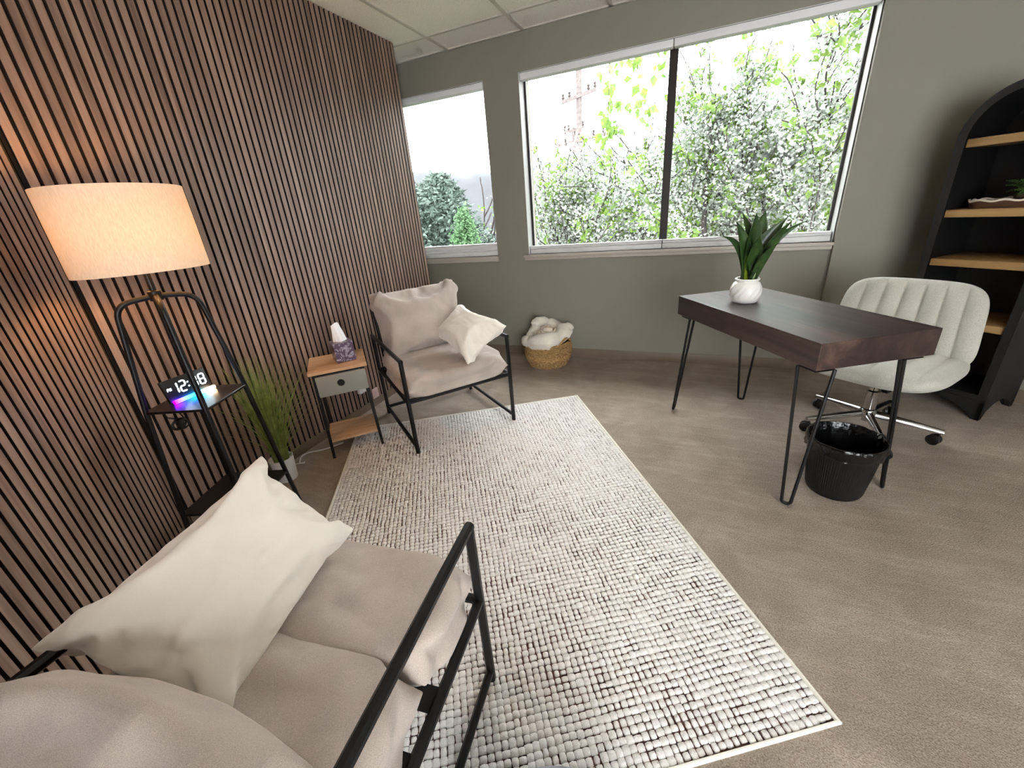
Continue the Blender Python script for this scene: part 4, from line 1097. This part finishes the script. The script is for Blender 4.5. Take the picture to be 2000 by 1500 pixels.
# grey felt pouf at the bottom edge
po = MB(); prof = [(0.001, 0.0), (0.13, 0.0), (0.168, 0.02), (0.186, 0.07), (0.190, 0.13), (0.186, 0.19), (0.168, 0.235), (0.130, 0.258), (0.07, 0.27), (0.001, 0.272)]
o = po.lathe(prof, 40).build('floor_pouf', 'greyfelt', None, smooth=True, sub=1, loc=(-0.110, 0.262, 0))
tag(o, 'round blue-grey felt pouf at the bottom edge on the rug', 'pouf')
# ---------------------------------------------------------------- outside the windows
GZ = -3.4
o = MB().box(-60, 40, 4.2, 90, GZ-0.2, GZ).build('ground_outside', 'ground'); setting(o)
hb = MB()
hb.grid(lambda u, v: (-70+110*u, 74+6*v, GZ+(13.0+2.2*noise.noise(Vector((u*5, 1, 0)))+0.8*noise.noise(Vector((u*22, 3, 0)))-2.6*abs(u-0.25))*math.sin(v*math.pi/2)), 110, 8)
setting(hb.build('hillside', 'hill', smooth=True), 'hazy hillside on the horizon')

def branch_tree(rng, base, levels, L0, spread, up, rad0, kids=(3, 4), bend=0.25, first=None):
    """returns list of (points, radii) and the twig points"""
    out = []; tips = []
    def grow(p, d, L, r_, lev):
        n = 5; pts = [p.copy()]; dd = d.copy()
        for i in range(n):
            dd = (dd+np.array([rng.gauss(0, bend*0.4), rng.gauss(0, bend*0.4), rng.gauss(0, bend*0.3)+up*0.08])); dd /= np.linalg.norm(dd)
            p = p+dd*L/n; pts.append(p.copy())
        out.append((pts, [r_*(1-0.45*i/n) for i in range(n+1)]))
        if lev >= levels-2: tips.extend(pts[1:])
        if lev == levels: return
        for k in range(rng.randint(*kids)):
            q = rng.uniform(0.35, 1.0); s = pts[min(n, max(1, int(q*n)))]
            a = np.array([rng.gauss(0, 1), rng.gauss(0, 1), rng.gauss(0, 0.6)]); a -= a.dot(dd)*dd; a /= np.linalg.norm(a)+1e-9
            nd = dd*math.cos(spread)+a*math.sin(spread)*rng.uniform(0.7, 1.2)+np.array([0, 0, up*0.15]); nd /= np.linalg.norm(nd)
            grow(s, nd, L*rng.uniform(0.55, 0.78), r_*0.5, lev+1)
        grow(pts[-1], dd, L*0.72, r_*0.52, lev+1)
    for (d, L) in (first or [((0, 0, 1), L0)]):
        d = np.array(d, float); d /= np.linalg.norm(d)
        grow(np.array(base, float), d, L, rad0, 0)
    return out, np.array(tips)

def branches(name, data, parent, mat='bark', minr=0.0055, n=5):
    m = MB()
    for pts, rad in data:
        m.tube(pts, [max(minr, r_) for r_ in rad], n, cap=False)
    return m.build(name, mat, parent, smooth=True, kind='stuff')

def sprays(name, C, size, mat, parent, rng, aspect=0.6, fold=0.25, droop=0.0, kind='stuff'):
    """many small folded leaves, one mesh: four triangles each"""
    n = len(C); a = rng.rand(n)*2*np.pi; el = rng.randn(n)*0.5-droop; s = size*(0.6+0.8*rng.rand(n))
    d = np.stack([np.cos(a)*np.cos(el), np.sin(a)*np.cos(el), np.sin(el)], 1)
    r_ = rng.randn(n, 3); r_ -= (r_*d).sum(1, keepdims=True)*d; r_ /= np.linalg.norm(r_, axis=1, keepdims=True)+1e-9
    k = np.cross(d, r_); S = s[:, None]
    V = np.stack([C, C+d*S*0.35+r_*S*aspect*0.5+k*S*fold*0.3, C+d*S, C+d*S*0.35-r_*S*aspect*0.5+k*S*fold*0.3, C+d*S*0.5], 1).reshape(-1, 3)
    q = np.array([[0, 1, 4], [1, 2, 4], [2, 3, 4], [3, 0, 4]])
    F = (q[None]+5*np.arange(n)[:, None, None]).reshape(-1, 3)
    me = bpy.data.meshes.new(name); me.vertices.add(len(V)); me.vertices.foreach_set('co', V.ravel().astype(np.float32))
    me.loops.add(F.size); me.loops.foreach_set('vertex_index', F.ravel().astype(np.int32))
    me.polygons.add(len(F)); me.polygons.foreach_set('loop_start', (3*np.arange(len(F))).astype(np.int32)); me.polygons.foreach_set('loop_total', np.full(len(F), 3, np.int32))
    me.update(); me.validate(); me.materials.append(MT[mat])
    ob = bpy.data.objects.new(name, me); COL.objects.link(ob); ob.parent = parent; ob['kind'] = kind
    return ob

def blossom_tree(label, x, y, crown, seed, nb, nl, L0, gap=None, top=99):
    rng = random.Random(seed); nr = np.random.RandomState(seed)
    t = thing('blossom_tree', label, 'tree', (x, y, GZ), 0, 'blossoming trees outside the large window')
    first = [((math.cos(k*1.05+seed)*0.55, math.sin(k*1.05+seed)*0.55, 1.0), L0*rng.uniform(0.8, 1.1)) for k in range(6)]
    data, tips = branch_tree(rng, (0, 0, crown), 4, L0, 0.62, 0.5, 0.045, (2, 3), 0.35, first)
    m = MB(); m.tube([(0.1, 0, 0), (0.05, 0.03, crown*0.5), (0, 0, crown+0.06)], [0.12, 0.09, 0.065], 8); m.build('trunk', 'bark', t, smooth=True)
    W = np.array([x, y, GZ])
    def cull(C):
        P = C+W
        keep = (P[:, 1] > 4.3) & (P[:, 2] < top)
        if gap is not None: keep &= ~gap(P)
        return keep
    data = [d for d in data if d[0][0][1]+y > 4.2 and d[0][-1][1]+y > 4.2 and cull(np.array([d[0][-1]]))[0]]
    branches('branches', data, t)
    tips = tips[cull(tips)]
    C = tips[nr.randint(0, len(tips), nb)]+nr.randn(nb, 3)*0.085
    sprays('blossoms', C[cull(C)], 0.038, 'blossom', t, nr, 0.8, 0.5)
    cl = tips[nr.randint(0, len(tips), nl//7)]
    C = np.repeat(cl, 7, 0)+nr.randn(len(cl)*7, 3)*0.06
    sprays('leaves', C[cull(C)], 0.085, 'treeleaf', t, nr, 0.7, 0.4, 0.6)
    return t
def gap_l(P):
    hi = P[:, 2] > 1.26+P[:, 1]*0.185+(P[:, 0]+1.9)*0.16*(P[:, 1]/6.5)
    return hi & ((P[:, 0]/P[:, 1] < -0.19) | (np.sin(P[:, 0]*17+P[:, 1]*9) < 0.72))
bt = blossom_tree('white blossoming tree filling the right pane of the large window', 0.75, 6.4, 2.9, 3, 70000, 6000, 1.5)
blossom_tree('white blossoming tree behind the left pane of the large window', -1.55, 7.2, 2.7, 9, 52000, 4200, 1.25, gap_l)
blossom_tree('blossoming tree at the right edge of the large window', 2.6, 7.6, 3.0, 15, 40000, 3000, 1.6)
blossom_tree('white blossoming tree standing behind the window mullion', -0.3, 8.6, 2.6, 21, 46000, 2600, 1.5, gap_l)

# drooping sprays of young leaves in front of the sky, belonging to the nearest tree
nr = np.random.RandomState(77); tw = MB(); LC = []
for x0, y0, z0, z1, k in ((-1.10, 5.5, 3.5, 1.85, 80), (-0.70, 5.4, 3.5, 2.05, 60), (-0.52, 5.7, 3.6, 2.30, 46), (-0.95, 5.9, 3.6, 2.35, 30)):
    pts = [Vector((x0-0.75+0.06*math.sin(3*q+x0*5)+0.12*q, y0-6.4, z0+(z1-z0)*q-GZ)) for q in [i/8 for i in range(9)]]
    tw.tube(pts, [0.007-0.0006*i for i in range(9)], 5)
    for c in range(k):
        p = pts[nr.randint(0, 9)]; LC.append((p.x+nr.randn()*0.05, p.y+nr.randn()*0.05, p.z+nr.randn()*0.06))
tw.build('drooping_twigs', 'bark', bt, smooth=True)
sprays('drooping_leaves', np.array(LC), 0.10, 'treeleaf', bt, nr, 0.75, 0.3, 0.9)

def evergreen(name, label, x, y, h, r_, n, mat, seed, size, power=0.8):
    nr = np.random.RandomState(seed)
    t = thing(name, label, 'shrub', (x, y, GZ))
    z = nr.rand(n)**0.8*h; a = nr.rand(n)*2*np.pi; q = z/h
    rad = r_*(1-q**3.2)**power*(0.75+0.25*np.sin(a*3+z*2))*np.sqrt(0.25+0.75*nr.rand(n))
    sprays('foliage', np.stack([rad*np.cos(a), rad*np.sin(a), z], 1)+nr.randn(n, 3)*0.06, size, mat, t, nr, 0.5, 0.3)
    m = MB(); m.tube([(0, 0, 0), (0, 0, h*0.8)], [0.09, 0.02], 7); m.build('trunk', 'bark', t, smooth=True)
    return t
evergreen('evergreen_tree', 'grey-green evergreen tree seen through the narrow window', -6.9, 11.2, 5.7, 2.0, 26000, 'cedar', 2, 0.15, 0.6)
evergreen('evergreen_tree', 'grey-green evergreen at the left edge of the narrow window', -9.6, 11.8, 5.8, 1.5, 9000, 'cedar', 4, 0.13)
evergreen('green_shrub', 'bright green conical shrub low in the narrow window', -5.50, 10.0, 4.75, 0.80, 9000, 'shrub', 6, 0.10)
def bare_tree():
    rng = random.Random(31)
    t = thing('bare_tree', 'leafless tree rising above the shrubs in the narrow window', 'tree', (-6.45, 12.6, GZ))
    data, tips = branch_tree(rng, (0, 0, 2.6), 2, 1.9, 0.7, 0.9, 0.06, (2, 3), 0.3, [((0.1, 0, 1), 2.0), ((-0.45, 0.1, 1), 1.7), ((0.35, -0.1, 1), 1.4)])
    m = MB(); m.tube([(0, 0, 0), (0.04, 0, 1.4), (0, 0, 2.7)], [0.14, 0.11, 0.085], 8); m.build('trunk', 'bark', t, smooth=True)
    branches('branches', data, t, minr=0.022)
    nr = np.random.RandomState(4); C = tips[nr.randint(0, len(tips), 260)]+nr.randn(260, 3)*0.25; C = C[C[:, 2] < 4.9]
    sprays('young_leaves', C, 0.13, 'treeleaf', t, nr, 0.7, 0.3)
bare_tree()

def pole(x, y, top, r_, label, arms):
    t = thing('utility_pole', label, 'utility pole', (x, y, GZ), R(14), 'utility poles behind the blossom')
    m = MB(); m.tube([(0, 0, 0), (0, 0, top-GZ)], [r_*1.25, r_], 12); m.build('pole', 'polewood', t, smooth=True)
    for z, l, tilt in arms:
        zz = z-GZ; m = MB(); m.add([(sx*l, yy, zz+sx*tilt+dz) for sx in (-1, 1) for yy in (-r_-0.05, -r_+0.02) for dz in (0, 0.10)], [(0, 1, 3, 2), (4, 6, 7, 5), (0, 4, 5, 1), (2, 3, 7, 6), (0, 2, 6, 4), (1, 5, 7, 3)])
        o = m.build('crossarm', 'polewood', t)
        for sx in (-0.92, -0.55, 0.55, 0.92):
            MB().lathe([(0.001, 0), (0.035, 0.0), (0.055, 0.05), (0.03, 0.09), (0.05, 0.13), (0.001, 0.18)], 10, None, (sx*l, -r_-0.02, zz+0.10+sx*tilt)).build('insulator', 'bark', o, smooth=True)
    return t
pole(-3.78, 15.5, 6.2, 0.095, 'tall wooden utility pole seen through the left pane', [(4.45, 0.55, 0.12), (3.20, 0.85, 0.10), (5.3, 0.5, -0.05)])
pole(-4.35, 17.0, 3.9, 0.07, 'short wooden utility pole just left of the tall one', [(3.75, 0.35, 0.05)])
bld = thing('low_building', 'low tan stucco building behind the shrubs in the narrow window', 'building', (-8.2, 19.0, GZ))
MB().box(-1.6, 1.7, 0, 5, 0, 3.55).build('wall', 'stucco', bld)
MB().box(-1.8, 1.9, -0.2, 5.2, 3.55, 3.75).build('roof', 'hill', bld)
MB().box(0.2, 1.1, -0.03, 0.02, 2.0, 3.0).build('window', 'bronze', bld)
